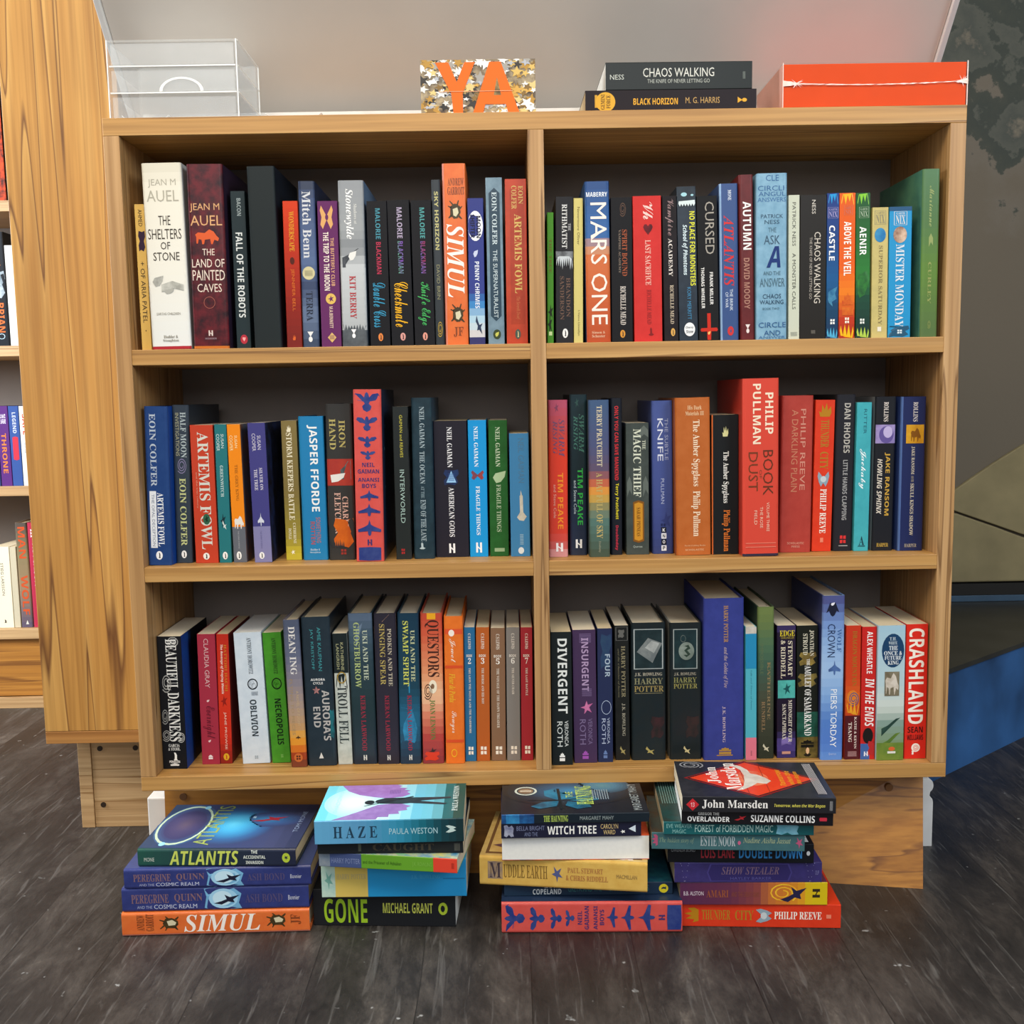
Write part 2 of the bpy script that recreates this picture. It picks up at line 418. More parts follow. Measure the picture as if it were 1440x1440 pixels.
# white skirting pieces that show past both ends of the plinth
yb_ = 0.125
zt_ = at_y(220, 1122, yb_).z
o = box('skirting_block', at_y(207, 1130, yb_).x, at_y(231, 1130, yb_).x + 0.015, yb_, yb_ + 0.045, 0.0, zt_, WHITE_PAINT, None, 0.002)
o['label'] = 'square white painted block behind the plinth of the bookcase, beside the drilled oak plinth'; o['category'] = 'skirting block'
yb_ = at_z(1305, 1190, 0.0).y
xb = at_y(1294, 1150, yb_).x; xe = at_y(1311.5, 1150, yb_).x
def zz_(py):
    return at_y(1305, py, yb_).z
zc_, rc_ = (zz_(1095) + zz_(1115)) / 2, (zz_(1095) - zz_(1115)) / 2
prof = [(xb - 0.02, 0.0), (xe, 0.0), (xe, zz_(1128)), (xe - 0.0012, zz_(1124)), (xe - 0.006, zz_(1119)), (xe - 0.0055, zz_(1116))]
prof += [(xe - 0.010 + 0.010 * math.cos(t), zc_ + rc_ * math.sin(t)) for t in [(-60 + 15 * i) * math.pi / 180 for i in range(11)]]
prof += [(xb - 0.02, zc_ + rc_)]
o = prism('skirting_block', prof, 'Y', yb_, yb_ + 0.05, WHITE_PAINT, None, 0.0006)
o['label'] = 'white moulded block with a rounded top, by the blue landing end of the plinth'; o['category'] = 'skirting block'

# neighbouring oak unit seen from its end
endcase = empty('bookcase', (-0.237, 0.218, 0), 'tall oak bookcase end with bold grain beside the low bookcase', 'bookcase')
endcase.rotation_euler = (0, 0, 0)
box('end_panel', 0, 0.182, 0, 0.022, 0.1975, 1.95, OAK_PANEL, endcase)
box('bottom_board', 0, 0.182, 0.0, 0.62, 0.176, 0.197, wood('brown_oak_edge', 'bd8c50', 'b07e44', '8a5c2e', 'X', 24), endcase)
box('back_board', 0.172, 0.182, 0.0225, 0.62, 0.1975, 1.95, OAK_PANEL, endcase)
box('side_panel', 0, 0.1715, 0.60, 0.62, 0.1975, 1.95, OAK_PANEL, endcase)
yq = at_z(118, 1164, 0.0).y
xa_, xb_q = at_z(116, 1164, 0.0).x + 0.237, at_y(133, 1140, yq).x + 0.237
box('plinth', xb_q, 0.181, yq - 0.216, 0.60, 0, 0.1755, OAK_PALE, endcase)
box('plinth_side', xa_, xb_q - 0.0004, yq - 0.218, 0.60, 0, 0.1755, OAK_PALE, endcase)
for px, py in ((140, 1053), (190, 1052), (145, 1132)):
    q = at_y(px, py, yq)
    v, f = disc_vf((q.x + 0.237, yq - 0.218 + 0.0005, q.z), 0.0046, 'Y', 0.012)
    mesh_obj('screw', v, f, SCREW, endcase)

# bookcase along the far wall
far = empty('bookcase', (-0.62, 1.005, 0), 'pale oak bookcase against the wall beyond the tall end panel', 'bookcase')
FB = (-0.95, 0.135)
box('back_board', FB[0], FB[1], 0.235, 0.245, 0.07, 1.6, BACK_GREY, far)
box('plinth', FB[0], FB[1], 0.012, 0.235, 0.028, 0.172, OAK_PLINTH, far)
box('plinth_strip', FB[0], FB[1], 0.0, 0.0115, 0.0, 0.027, OAK_PALE, far)
box('side_panel', FB[1] - 0.02, FB[1], 0.0, 0.234, 0.1725, 1.6, OAK_Z, far)
FZ = []
for py0, py1 in ((884.5, 899), (684, 697.5), (486, 501), (281.5, 297)):
    z1, z0 = at_y(20, py0, 1.005).z, at_y(20, py1, 1.005).z
    FZ.append(z1)
    box('shelf', FB[0], FB[1] - 0.0205, 0.0, 0.234, z0, z1, OAK_PALE, far)
z = FZ[-1] + 0.34
box('shelf', FB[0], FB[1] - 0.0205, 0.0, 0.234, z - 0.022, z, OAK_PALE, far)

# white sloping board behind the top
sl = empty('sloping_board', (0, 0, Z_T1), 'large off white sloping board with thin raised edges above the bookcase top', 'display board')
X0, X1 = -0.036, 1.209
def slope(y, off=0.0):
    return 1.165 - Z_T1 + 1.10 * (0.232 - y) + off
for nm, xa, xb_, dn in (('board', X0 + 0.009, X1 - 0.009, 0.0), ('raised_edge', X0, X0 + 0.0086, 0.010), ('raised_edge', X1 - 0.0086, X1, 0.010)):
    prism(nm, [(0.228, slope(0.228, -dn)), (-0.03, slope(-0.03, -dn)), (-0.03, slope(-0.03, 0.016)), (0.228, slope(0.228, 0.016))], 'X', xa, xb_,
          PANEL_WHITE if nm == 'board' else WHITE_PAINT, sl, 0.001)
z_ = at_y(780, 152, 0.168).z - Z_T1
prism('base_rail', [(0.168, 0.0003), (0.2285, 0.0003), (0.2285, 0.006), (0.168 + 0.004, z_)  , (0.168, z_)], 'X', 0.0, X1 - 0.03, WHITE_PAINT, sl)

# ------------------------------------------------------------------ lettering: real letters, set as text and turned into flat meshes
ALPHABETS = {'B': (0x1D400, 0x1D41A, 0x1D7CE), 'I': (0x1D434, 0x1D44E, 0), 'J': (0x1D468, 0x1D482, 0), 'C': (0x1D4D0, 0x1D4EA, 0),
             'S': (0x1D5D4, 0x1D5EE, 0x1D7EC), 'P': (0x1D63C, 0x1D656, 0), 'N': (0, 0, 0)}


def styled(s, k):
    up, lo, dg = ALPHABETS[k]
    out = ''
    for ch in s:
        if up and 'A' <= ch <= 'Z':
            out += chr(up + ord(ch) - 65)
        elif lo and 'a' <= ch <= 'z':
            out += chr(0x210E) if (k == 'I' and ch == 'h') else chr(lo + ord(ch) - 97)
        elif dg and ch.isdigit():
            out += chr(dg + ord(ch) - 48)
        else:
            out += ch
    return out


LETTERS = {}


def set_letters(wanted):
    """build every wanted (style, words) once; each becomes points in a unit box plus faces"""
    made = []
    for key in sorted(wanted):
        cu = bpy.data.curves.new('lettering', 'FONT'); cu.body = styled(key[1], key[0]); cu.resolution_u = 2
        o = bpy.data.objects.new('lettering', cu); COL.objects.link(o); made.append((key, o, cu))
    bpy.context.view_layer.update()
    dg = bpy.context.evaluated_depsgraph_get()
    for key, o, cu in made:
        me = bpy.data.meshes.new_from_object(o.evaluated_get(dg))
        pts = [(v.co.x, v.co.y) for v in me.vertices]; faces = [tuple(p.vertices) for p in me.polygons]
        if pts:
            xs = [p[0] for p in pts]; ys = [p[1] for p in pts]
            x0, y0, dx, dy = min(xs), min(ys), max(1e-6, max(xs) - min(xs)), max(1e-6, max(ys) - min(ys))
            pts = [((p[0] - x0) / dx, (p[1] - y0) / dy) for p in pts]
        LETTERS[key] = (pts, faces)
        bpy.data.objects.remove(o); bpy.data.curves.remove(cu); bpy.data.meshes.remove(me)


# ------------------------------------------------------------------ printed motifs, in a unit box: (across 0..1, down 0..1)


def _circ(n=22, r=0.5, c=(0.5, 0.5), a0=0.0, a1=360.0):
    return [(c[0] + r * math.cos(math.radians(a0 + (a1 - a0) * i / n)), c[1] + r * math.sin(math.radians(a0 + (a1 - a0) * i / n))) for i in range(n + (0 if a1 - a0 == 360 else 1))]


def _ringf(r0, r1, n=24):
    return [[(0.5 + r0 * math.cos(a), 0.5 + r0 * math.sin(a)), (0.5 + r1 * math.cos(a), 0.5 + r1 * math.sin(a)),
             (0.5 + r1 * math.cos(b), 0.5 + r1 * math.sin(b)), (0.5 + r0 * math.cos(b), 0.5 + r0 * math.sin(b))]
            for a, b in ((2 * math.pi * k / n, 2 * math.pi * (k + 1) / n) for k in range(n))]


def _star(n=5, r=0.22):
    return [(0.5 + (0.5 if k % 2 == 0 else r) * math.sin(math.pi * k / n), 0.5 - (0.5 if k % 2 == 0 else r) * math.cos(math.pi * k / n)) for k in range(2 * n)]


def _mirror(p):
    return p + [(1 - x, y) for x, y in reversed(p)]


def _spikes(n, seed, down):
    rnd = random.Random(seed); out = []
    for k in range(n):
        out += [(k / n, rnd.uniform(0.0, 0.25)), ((k + 0.5) / n, rnd.uniform(0.65, 1.0))]
    out.append((1, 0.1))
    pts = [(0, 0)] + out + [(1, 0)]
    pts = [(0, 0)] + out
    pts = [(0, 0.0)] + [(x, max(0.04, y)) for x, y in out] + [(1, 0.0)]
    return pts if not down else [(x, 1 - y) for x, y in pts]


MOTIF = {
    'disc': [_circ()], 'ring': _ringf(0.40, 0.5), 'thinring': _ringf(0.46, 0.5), 'tri': [[(0.5, 0), (1, 1), (0, 1)]], 'dtri': [[(0, 0), (1, 0), (0.5, 1)]],
    'star': [_star()], 'heart': [_mirror([(0.5, 1.0), (0.12, 0.55), (0.0, 0.28), (0.12, 0.05), (0.32, 0.02), (0.5, 0.2)])],
    'raven': [_mirror([(0.5, 1.0), (0.36, 0.9), (0.32, 0.72), (0.42, 0.6), (0.38, 0.5), (0.16, 0.44), (0.0, 0.25), (0.06, 0.1), (0.28, 0.14), (0.4, 0.3), (0.44, 0.12), (0.5, 0.04)])],
    'fly': [_mirror([(0.5, 0.0), (0.44, 0.3), (0.3, 0.42), (0.0, 0.6), (0.02, 0.76), (0.28, 0.72), (0.42, 0.7), (0.44, 0.92), (0.5, 1.0)])],
    'butterfly': [[(0.5, 0.45), (0.1, 0.0), (0.0, 0.2), (0.12, 0.5), (0.02, 0.8), (0.2, 1.0), (0.5, 0.6)], [(0.5, 0.45), (0.9, 0.0), (1.0, 0.2), (0.88, 0.5), (0.98, 0.8), (0.8, 1.0), (0.5, 0.6)]],
    'leaf': [[(0.0, 0.55), (0.2, 0.2), (0.6, 0.1), (1.0, 0.0), (0.9, 0.5), (0.6, 0.9), (0.25, 1.0)]],
    'flame': [[(0.1, 1), (0, 0.6), (0.2, 0.7), (0.25, 0.1), (0.45, 0.5), (0.6, 0.0), (0.72, 0.55), (0.95, 0.25), (1, 0.7), (0.85, 1)]],
    'dagger': [[(0.40, 0.0), (0.60, 0.0), (0.60, 0.55), (0.95, 0.55), (1.0, 0.62), (0.95, 0.68), (0.62, 0.68), (0.60, 1.0), (0.40, 1.0), (0.38, 0.68), (0.05, 0.68), (0.0, 0.62), (0.05, 0.55), (0.40, 0.55)]],
    'horses': [[(0.0, 0.35), (0.12, 0.2), (0.4, 0.25), (0.6, 0.0), (0.78, 0.15), (0.9, 0.45), (1.0, 0.6), (0.95, 0.8), (0.8, 0.7), (0.72, 1.0), (0.66, 1.0), (0.62, 0.65), (0.4, 0.7), (0.36, 1.0), (0.28, 1.0), (0.26, 0.7), (0.14, 0.65), (0.1, 0.95), (0.04, 0.95), (0.04, 0.5)]],
    'runner': [[(0.0, 0.3), (0.15, 0.0), (0.35, 0.3), (0.55, 0.5), (1.0, 0.42), (0.75, 0.62), (0.95, 1.0), (0.5, 0.75), (0.2, 0.8), (0.3, 0.55)]],
    'sprig': [[(0.5, 0.0), (0.6, 0.3), (1.0, 0.2), (0.7, 0.5), (0.9, 0.9), (0.55, 0.7), (0.3, 1.0), (0.35, 0.6), (0.0, 0.5), (0.35, 0.4)]],
    'drip': [_spikes(4, 3, False)], 'blaze': [_spikes(4, 5, True)], 'trees': [_spikes(9, 8, True)], 'drips': [_spikes(9, 4, False)],
    'blob': [[(0.1, 0.0), (0.6, 0.06), (0.95, 0.0), (1.0, 0.3), (0.8, 0.5), (0.95, 0.8), (0.7, 1.0), (0.3, 0.92), (0.05, 1.0), (0.0, 0.7), (0.2, 0.5), (0.0, 0.25)]],
    'hill': [[(0, 0.5), (0.4, 0.3), (0.7, 0.05), (1, 0.0), (1, 1), (0, 1)]], 'wave': [[(0, 0.3), (0.5, 0.0), (1, 0.35), (1, 0.9), (0.5, 0.65), (0, 1)]],
    'wolf': [[(0.5, 0.12), (0.3, 0.0), (0.0, 0.75), (0.22, 0.6), (0.35, 0.9), (0.5, 1.0), (0.65, 0.9), (0.8, 0.6), (1.0, 0.7), (0.7, 0.0)]],
    'candle': [[(0.42, 0.0), (0.55, 0.16), (0.62, 0.18), (0.66, 0.72), (1.0, 0.86), (0.7, 1.0), (0.25, 0.98), (0.0, 0.88), (0.32, 0.72), (0.3, 0.18), (0.38, 0.16)]],
    'book': [[(0.0, 0.55), (0.45, 0.0), (1.0, 0.22), (0.62, 1.0)]],
    'snake': [[(0.2, 0.1), (0.7, 0.0), (0.95, 0.3), (0.55, 0.45), (0.95, 0.75), (0.5, 1.0), (0.1, 0.8), (0.6, 0.8), (0.2, 0.45), (0.6, 0.2)]],
    'castle': [[(0, 0.35), (0.2, 0.35), (0.2, 0.15), (0.4, 0.15), (0.5, 0.0), (0.6, 0.15), (0.8, 0.15), (0.8, 0.35), (1, 0.35), (1, 0.55), (0, 0.55)], [(0, 0.65), (1, 0.65), (1, 1), (0, 1)]],
    'vg': [[(0.1, 0), (0.9, 0), (0.5, 0.5)], _circ(16, 0.26, (0.5, 0.72))],
    'hmark': [[(0, 0), (0.32, 0), (0.32, 1), (0, 1)], [(0.68, 0), (1, 0), (1, 1), (0.68, 1)], [(0.32, 0.36), (0.68, 0.56), (0.68, 0.72), (0.32, 0.52)]],
    'bird': [[(0.3, 0.0), (0.62, 0.02), (0.85, 0.35), (0.8, 0.8), (0.95, 1.0), (0.2, 1.0), (0.4, 0.75), (0.42, 0.3)]],
    'squares': [[(i % 2 * 0.52, j * 0.34), (i % 2 * 0.52 + 0.44, j * 0.34), (i % 2 * 0.52 + 0.44, j * 0.34 + 0.28), (i % 2 * 0.52, j * 0.34 + 0.28)] for i in range(2) for j in range(3)],
    'frame': [[(0, 0), (1, 0), (1, 0.02), (0, 0.02)], [(0, 0.98), (1, 0.98), (1, 1), (0, 1)], [(0, 0.02), (0.04, 0.02), (0.04, 0.98), (0, 0.98)], [(0.96, 0.02), (1, 0.02), (1, 0.98), (0.96, 0.98)]],
    'quad': [[(0, 0), (0.42, 0), (0.42, 0.42), (0, 0.42)], [(0.58, 0.04), (1, 0), (1, 0.44), (0.56, 0.42)], [(0, 0.58), (0.44, 0.56), (0.42, 1), (0, 1)], [(0.56, 0.58), (1, 0.58), (1, 1), (0.58, 0.96)]],
    'diamond': [[(0.5, 0), (1, 0.5), (0.5, 1), (0, 0.5)]],
    'lozenge': [[(0.5, 0), (1, 0.04), (1, 0.96), (0.5, 1), (0, 0.96), (0, 0.04)]],
    'swirl': [[(0.5 + (0.10 + 0.38 * t / 30 + dw) * math.cos(t * 0.5), 0.5 + (0.10 + 0.38 * t / 30 + dw) * math.sin(t * 0.5)) for t, dw in ([(k, 0.0) for k in range(31)] + [(k, 0.06) for k in range(30, -1, -1)])]],
    'arc': [[(0.0, 0.62), (0.25, 0.38), (0.6, 0.16), (1.0, 0.0), (1.0, 0.07), (0.6, 0.25), (0.25, 0.5), (0.0, 0.8)]],
    'bolt': [[(0, 0.4), (0.3, 0.2), (1, 0), (0.8, 0.35), (0.95, 0.6), (0.5, 0.75), (0.6, 1), (0.25, 0.8)]],
    'lines': [[(0, k / 7), (1, k / 7), (1, k / 7 + 0.06), (0, k / 7 + 0.06)] for k in range(7)],
    'dots': [_circ(8, 0.02, (0.5 + 0.45 * math.cos(a * 0.7), 0.04 + a * 0.105)) for a in range(10)],
    'eyes': [_circ(12, 0.2, (0.28, 0.4)), _circ(12, 0.1, (0.82, 0.48))],
    'teeth': [[(0.02, 0.2), (0.98, 0.05)] + [(1 - k / 12, 0.55 + 0.4 * (k % 2)) for k in range(13)]],
    'wings': [[(0.5, 0.42), (0.08, 0.0), (0.0, 0.3), (0.12, 0.7), (0.3, 1.0), (0.5, 0.75)], [(0.5, 0.42), (0.92, 0.0), (1.0, 0.3), (0.88, 0.7), (0.7, 1.0), (0.5, 0.75)]],
}
_b = [(0.18, 0.3), (0.5, 0.16), (0.84, 0.3), (0.88, 0.62), (0.66, 0.9), (0.4, 0.92), (0.16, 0.72)]
MOTIF['beetle'] = [_b, [(0.2, 0.4), (0.0, 0.3), (0.02, 0.26), (0.26, 0.34)], [(0.3, 0.24), (0.1, 0.04), (0.16, 0.02), (0.4, 0.2)], [(0.6, 0.22), (0.72, 0.0), (0.78, 0.02), (0.7, 0.26)],
                   [(0.82, 0.36), (1.0, 0.28), (1.0, 0.33), (0.86, 0.46)], [(0.2, 0.7), (0.02, 0.86), (0.06, 0.9), (0.28, 0.8)], [(0.8, 0.74), (0.98, 0.92), (0.92, 0.95), (0.72, 0.84)]]
MOTIF['beetleback'] = [[(0.34, 0.44), (0.66, 0.36), (0.74, 0.62), (0.56, 0.82), (0.38, 0.76)]]


class Sheet:
    """collects printed faces of one part and builds ONE mesh with its inks"""

    def __init__(self):
        self.v, self.f, self.c, self.d = [], [], [], []

    def face(self, pts, c, c2=None):
        b = len(self.v); self.v += pts; self.f.append(tuple(range(b, b + len(pts))))
        self.c.append(c); self.d.append(c2 or c)

    def faces(self, pts, faces, c, c2=None):
        b = len(self.v); self.v += pts
        for q in faces:
            self.f.append(tuple(b + i for i in q)); self.c.append(c); self.d.append(c2 or c)

    def build(self, name, material, parent):
        me = bpy.data.meshes.new(name); me.from_pydata(self.v, [], self.f); me.update()
        a = me.color_attributes.new('ink', 'FLOAT_COLOR', 'CORNER'); a2 = me.color_attributes.new('second_ink', 'FLOAT_COLOR', 'CORNER')
        f1, f2 = [], []
        for q, c, d in zip(self.f, self.c, self.d):
            f1 += list(c) * len(q); f2 += list(d) * len(q)
        a.data.foreach_set('color', f1); a2.data.foreach_set('color', f2)
        me.materials.append(material)
        return link(name, me, parent)


def two(col):
    """'hex' or 'hex/hex' (mottled)"""
    p = col.split('/')
    return lin(p[0]), lin(p[-1])


def grad(stops, t):
    """colour along a printed blend; stops [(0..1, hex)]"""
    for (t0, c0), (t1, c1) in zip(stops, stops[1:]):
        if t <= t1:
            k = 0 if t1 == t0 else max(0.0, (t - t0) / (t1 - t0))
            a, b = lin(c0), lin(c1)
            return tuple(x + (y - x) * k for x, y in zip(a, b))
    return lin(stops[-1][1])


def printed(sheet, items, P, vcuts=(0.0, 1.0)):
    """lay the printed items on a surface. P(across, along, layer) gives a point; along runs from the head of the book"""
    for k, it in enumerate(items):
        lay = k + 1
        if len(it[0]) == 1:                       # lettering: (style, words, a0, a1, v0, v1, colour, 'h' for level)
            st, words, a0, a1, v0, v1, col = it[:7]
            pts, fcs = LETTERS.get((st, words), ([], []))
            c, c2 = two(col)
            if len(it) > 7:
                q = [P((v0 + (v1 - v0) * s) / 100, (a1 - (a1 - a0) * r) / 100, lay) for s, r in pts]
            else:
                q = [P((v0 + (v1 - v0) * r) / 100, (a0 + (a1 - a0) * s) / 100, lay) for s, r in pts]
            sheet.faces(q, fcs, c, c2)
        elif it[0] == 'poly':                     # a drawn outline: (along, across) points
            c, c2 = two(it[2])
            sheet.face([P(v / 100, a / 100, lay) for a, v in it[1]], c, c2)
        elif it[0] == 'halo':                     # a printed glow: nested ovals, outermost ink first
            a0, a1, v0, v1, inks = it[1:6]; n = len(inks) - 1
            m_ = 4
            for q in range(n * m_ + 1):
                t = q / (n * m_ + 1); j = min(n, int(q / m_)); k2 = min(n, j + 1); u = q / m_ - j
                ca, cb = lin(inks[j]), lin(inks[k2]); c = tuple(x + (y - x) * u for x, y in zip(ca, cb))
                am, vm = (a0 + a1) / 2, (v0 + v1) / 2; ra, rv = (a1 - a0) / 2 * (1 - t), (v1 - v0) / 2 * (1 - t)
                sheet.face([P((vm + rv * math.cos(w_)) / 100, (am + ra * math.sin(w_)) / 100, lay + q * 0.2) for w_ in [2 * math.pi * i / 28 for i in range(28)]], c)
        elif it[0] == 'rect':
            a0, a1, v0, v1, col = it[1:6]; c, c2 = two(col)
            cuts = [v0 / 100] + [x for x in vcuts if v0 / 100 + 0.005 < x < v1 / 100 - 0.005] + [v1 / 100]
            for x0, x1 in zip(cuts, cuts[1:]):
                sheet.face([P(x0, a1 / 100, lay), P(x1, a1 / 100, lay), P(x1, a0 / 100, lay), P(x0, a0 / 100, lay)], c, c2)
        elif it[0] == 'blend':                    # a printed blend along the book: a0,a1,v0,v1,[stops]
            a0, a1, v0, v1, st = it[1:6]; n = 14
            for i in range(n):
                t0, t1 = i / n, (i + 1) / n
                b0, b1 = (a0 + (a1 - a0) * t0) / 100, (a0 + (a1 - a0) * t1) / 100
                sheet.face([P(v0 / 100, b1, lay), P(v1 / 100, b1, lay), P(v1 / 100, b0, lay), P(v0 / 100, b0, lay)], grad(st, (t0 + t1) / 2))
        else:
            a0, a1, v0, v1, col = it[1:6]; c, c2 = two(col)
            for poly in MOTIF[it[0]]:
                sheet.face([P((v0 + (v1 - v0) * x) / 100, (a0 + (a1 - a0) * y) / 100, lay) for x, y in poly], c, c2)


BOOKS = []


def collect(items):
    return {(it[0], it[1]) for it in items if len(it[0]) == 1}


def make_book(hard, w, h, d, art, label, group, page_out=False):
    """a book standing with its spine towards -Y: w thick, h tall, d deep. art: base ink, items on the spine, options"""
    base, items, opt = art
    gloss = opt.get('gloss', 1 if hard else 0)
    pm = PRINT_GLOSS if gloss else PRINT_MATT
    root = empty('hardback_book' if hard else 'paperback_book', (0, 0, 0), label, 'book', group)
    tb = 0.0024 if hard else 0.0007
    if hard:
        er, drop = min(0.0042, 0.2 * w), 0.0032
    else:
        er, drop = min(0.0011, 0.15 * w), 0.0009
    vs = [0.0, er / w * 0.12, er / w * 0.35, er / w * 0.65, er / w, 0.5, 1 - er / w, 1 - er / w * 0.65, 1 - er / w * 0.35, 1 - er / w * 0.12, 1.0]

    def yprof(v):
        e = min(v, 1 - v) * w
        if e >= er:
            return 0.0
        t = max(0.0, 1 - e / er)
        return drop * (1 - math.sqrt(max(0.0, 1 - t * t)))

    def PS(v, a, lay):
        v = min(1.0, max(0.0, v)); a = min(1.0, max(0.0, a))
        return (-w / 2 + v * w, yprof(v) - 0.00012 * (lay > 0) - 0.00004 * lay, h * (1 - a))
    s = Sheet()
    b1, b2 = two(base)
    stops = opt.get('grad')
    n = 20 if stops else 1
    for i in range(n):
        a0, a1 = i / n, (i + 1) / n
        c = grad(stops, (a0 + a1) / 2) if stops else b1
        c2 = grad(stops, min(1, (a0 + a1) / 2 + opt.get('wander', 0.0))) if stops else b2
        for v0, v1 in zip(vs, vs[1:]):
            s.face([PS(v0, a1, 0), PS(v1, a1, 0), PS(v1, a0, 0), PS(v0, a0, 0)], c, c2)
    # thickness of the spine card
    ti = 0.0006 if not hard else 0.0016
    c, c2 = b1, b2
    for v0, v1 in zip(vs, vs[1:]):
        p = [PS(v0, 0, 0), PS(v1, 0, 0)]; s.face([p[0], p[1], (p[1][0], p[1][1] + ti, h), (p[0][0], p[0][1] + ti, h)], c, c2)
        p = [PS(v0, 1, 0), PS(v1, 1, 0)]; s.face([p[1], p[0], (p[0][0], p[0][1] + ti, 0), (p[1][0], p[1][1] + ti, 0)], c, c2)
        s.face([(PS(v0, 0, 0)[0], PS(v0, 0, 0)[1] + ti, h), (PS(v1, 0, 0)[0], PS(v1, 0, 0)[1] + ti, h), (PS(v1, 0, 0)[0], PS(v1, 0, 0)[1] + ti, 0), (PS(v0, 0, 0)[0], PS(v0, 0, 0)[1] + ti, 0)], c, c2)
    printed(s, items, PS, vs)
    s.build('spine', pm, root)
    for side, nm in ((1, 'front_cover'), (-1, 'back_cover')):
        cb = opt.get('front' if side == 1 else 'back', base.split('/')[0] if side == 1 else base)
        c, c2 = two(cb)
        x0, x1 = (w / 2 - tb, w / 2) if side == 1 else (-w / 2, -w / 2 + tb)
        t = Sheet(); vv, ff = box_vf(x0, x1, drop, d, 0, h); t.faces(vv, ff, c, c2)
        if side == 1 and opt.get('cover'):
            def PC(v, a, lay):
                return (w / 2 + 0.00015 + 0.00004 * lay, drop + v * (d - drop), h * (1 - a))
            printed(t, opt['cover'], PC)
        t.build(nm, pm, root)
    ins = 0.003 if hard else 0.0003
    pg = PAPER_WHITE if opt.get('white_pages') else PAPER
    x = w / 2 - tb - 0.0001
    vv, ff = box_vf(-x, x, drop + ti + 0.0004, d - ins, ins, h - ins)
    mesh_obj('page_block', vv, ff, pg, root)
    return root


def standing(rows, z_shelf, group, default_recess, lo_x, hi_x):
    """place one row of upright books from where their spines stand"""
    out = []
    for kind, px, art, label in rows:
        xlt, xrt, yt, xlb, xrb, yb = px
        opt = art[2]
        rec = opt.get('rec', default_recess)
        if rec is None:
            rec = min(0.05, max(0.012, at_z((xlb + xrb) / 2, yb, z_shelf).y))
        tl, tr, bl, br = at_y(xlt, yt, rec), at_y(xrt, yt, rec), at_y(xlb, yb, rec), at_y(xrb, yb, rec)
        h = (tl.z + tr.z) / 2 - z_shelf
        w = ((tr.x - tl.x) + (br.x - bl.x)) / 2
        xb = (bl.x + br.x) / 2; xt = (tl.x + tr.x) / 2
        lean = max(-0.035, min(0.035, math.atan2(xt - xb, h)))
        out.append([xb, w, h, rec, lean, kind, art, label])
    for _ in range(40):
        for a, b in zip(out, out[1:]):
            for q in (0.0, min(a[2], b[2])):
                ov = (a[0] + a[1] / 2 + q * math.tan(a[4])) - (b[0] - b[1] / 2 + q * math.tan(b[4])) + 0.0004
                if ov > 0:
                    a[1] -= ov * 0.25; b[1] -= ov * 0.25; a[0] -= ov * 0.26; b[0] += ov * 0.26
        for b in out:
            for q in (0.0, b[2]):
                ov = lo_x + 0.0005 - (b[0] - b[1] / 2 + q * math.tan(b[4]))
                if ov > 0:
                    b[0] += ov
                ov = (b[0] + b[1] / 2 + q * math.tan(b[4])) - hi_x + 0.0005
                if ov > 0:
                    b[0] -= ov
    for xb, w, h, rec, lean, kind, art, label in out:
        hard = kind == 'h'
        depth = art[2].get('d', 0.158 if hard else 0.129)
        depth = min(depth, DEEP - 0.014 - rec)
        root = make_book(hard, w, h, depth, art, label, group)
        root.location = (xb, rec, z_shelf + 0.0003 + abs(math.sin(lean)) * w / 2)
        root.rotation_euler = (0, lean, 0)


def stack(rows, z0, group, swell=1.0):
    """books lying flat, spine towards the room, listed from the bottom up"""
    z = z0 + 0.0003
    for kind, px, yaw, art, label in rows:
        xl, xr, yt, yb, Y = px
        xm = (xl + xr) / 2
        if Y is None:
            Y = at_z(xm, yb, z).y
        a, b = at_y(xl, (yt + yb) / 2, Y), at_y(xr, (yt + yb) / 2, Y)
        th = (at_y(xm, yt, Y).z - z) * swell
        L = (b.x - a.x) / max(0.5, math.cos(math.radians(yaw)))
        hard = kind == 'h'
        d = art[2].get('d', 0.158 if hard else 0.129)
        if z + th > Z_B0 - 0.003 and z < Z_T0:        # a cover this high has to stay clear of the bottom board
            d = min(d, (-0.004 - Y - L / 2 * abs(math.sin(math.radians(yaw)))) / math.cos(math.radians(yaw)))
        root = make_book(hard, th, L, d, art, label, group)
        # head of the book to the left, front cover up
        m = Matrix.Rotation(math.radians(yaw), 4, 'Z') @ Matrix.Rotation(-math.pi / 2, 4, 'Y')
        cx, cy = (a.x + b.x) / 2, Y
        off = m @ Vector((0, 0, L / 2))
        if art[2].get('turned'):       # fore edge towards the room
            m = Matrix.Rotation(math.radians(yaw), 4, 'Z') @ Matrix.Rotation(math.pi, 4, 'Z') @ Matrix.Rotation(-math.pi / 2, 4, 'Y')
            off = m @ Vector((0, 0, L / 2)) + Vector((0, -d, 0))
        root.matrix_world = Matrix.Translation(Vector((cx, cy, z + th / 2)) - off) @ m
        z += th + 0.0003

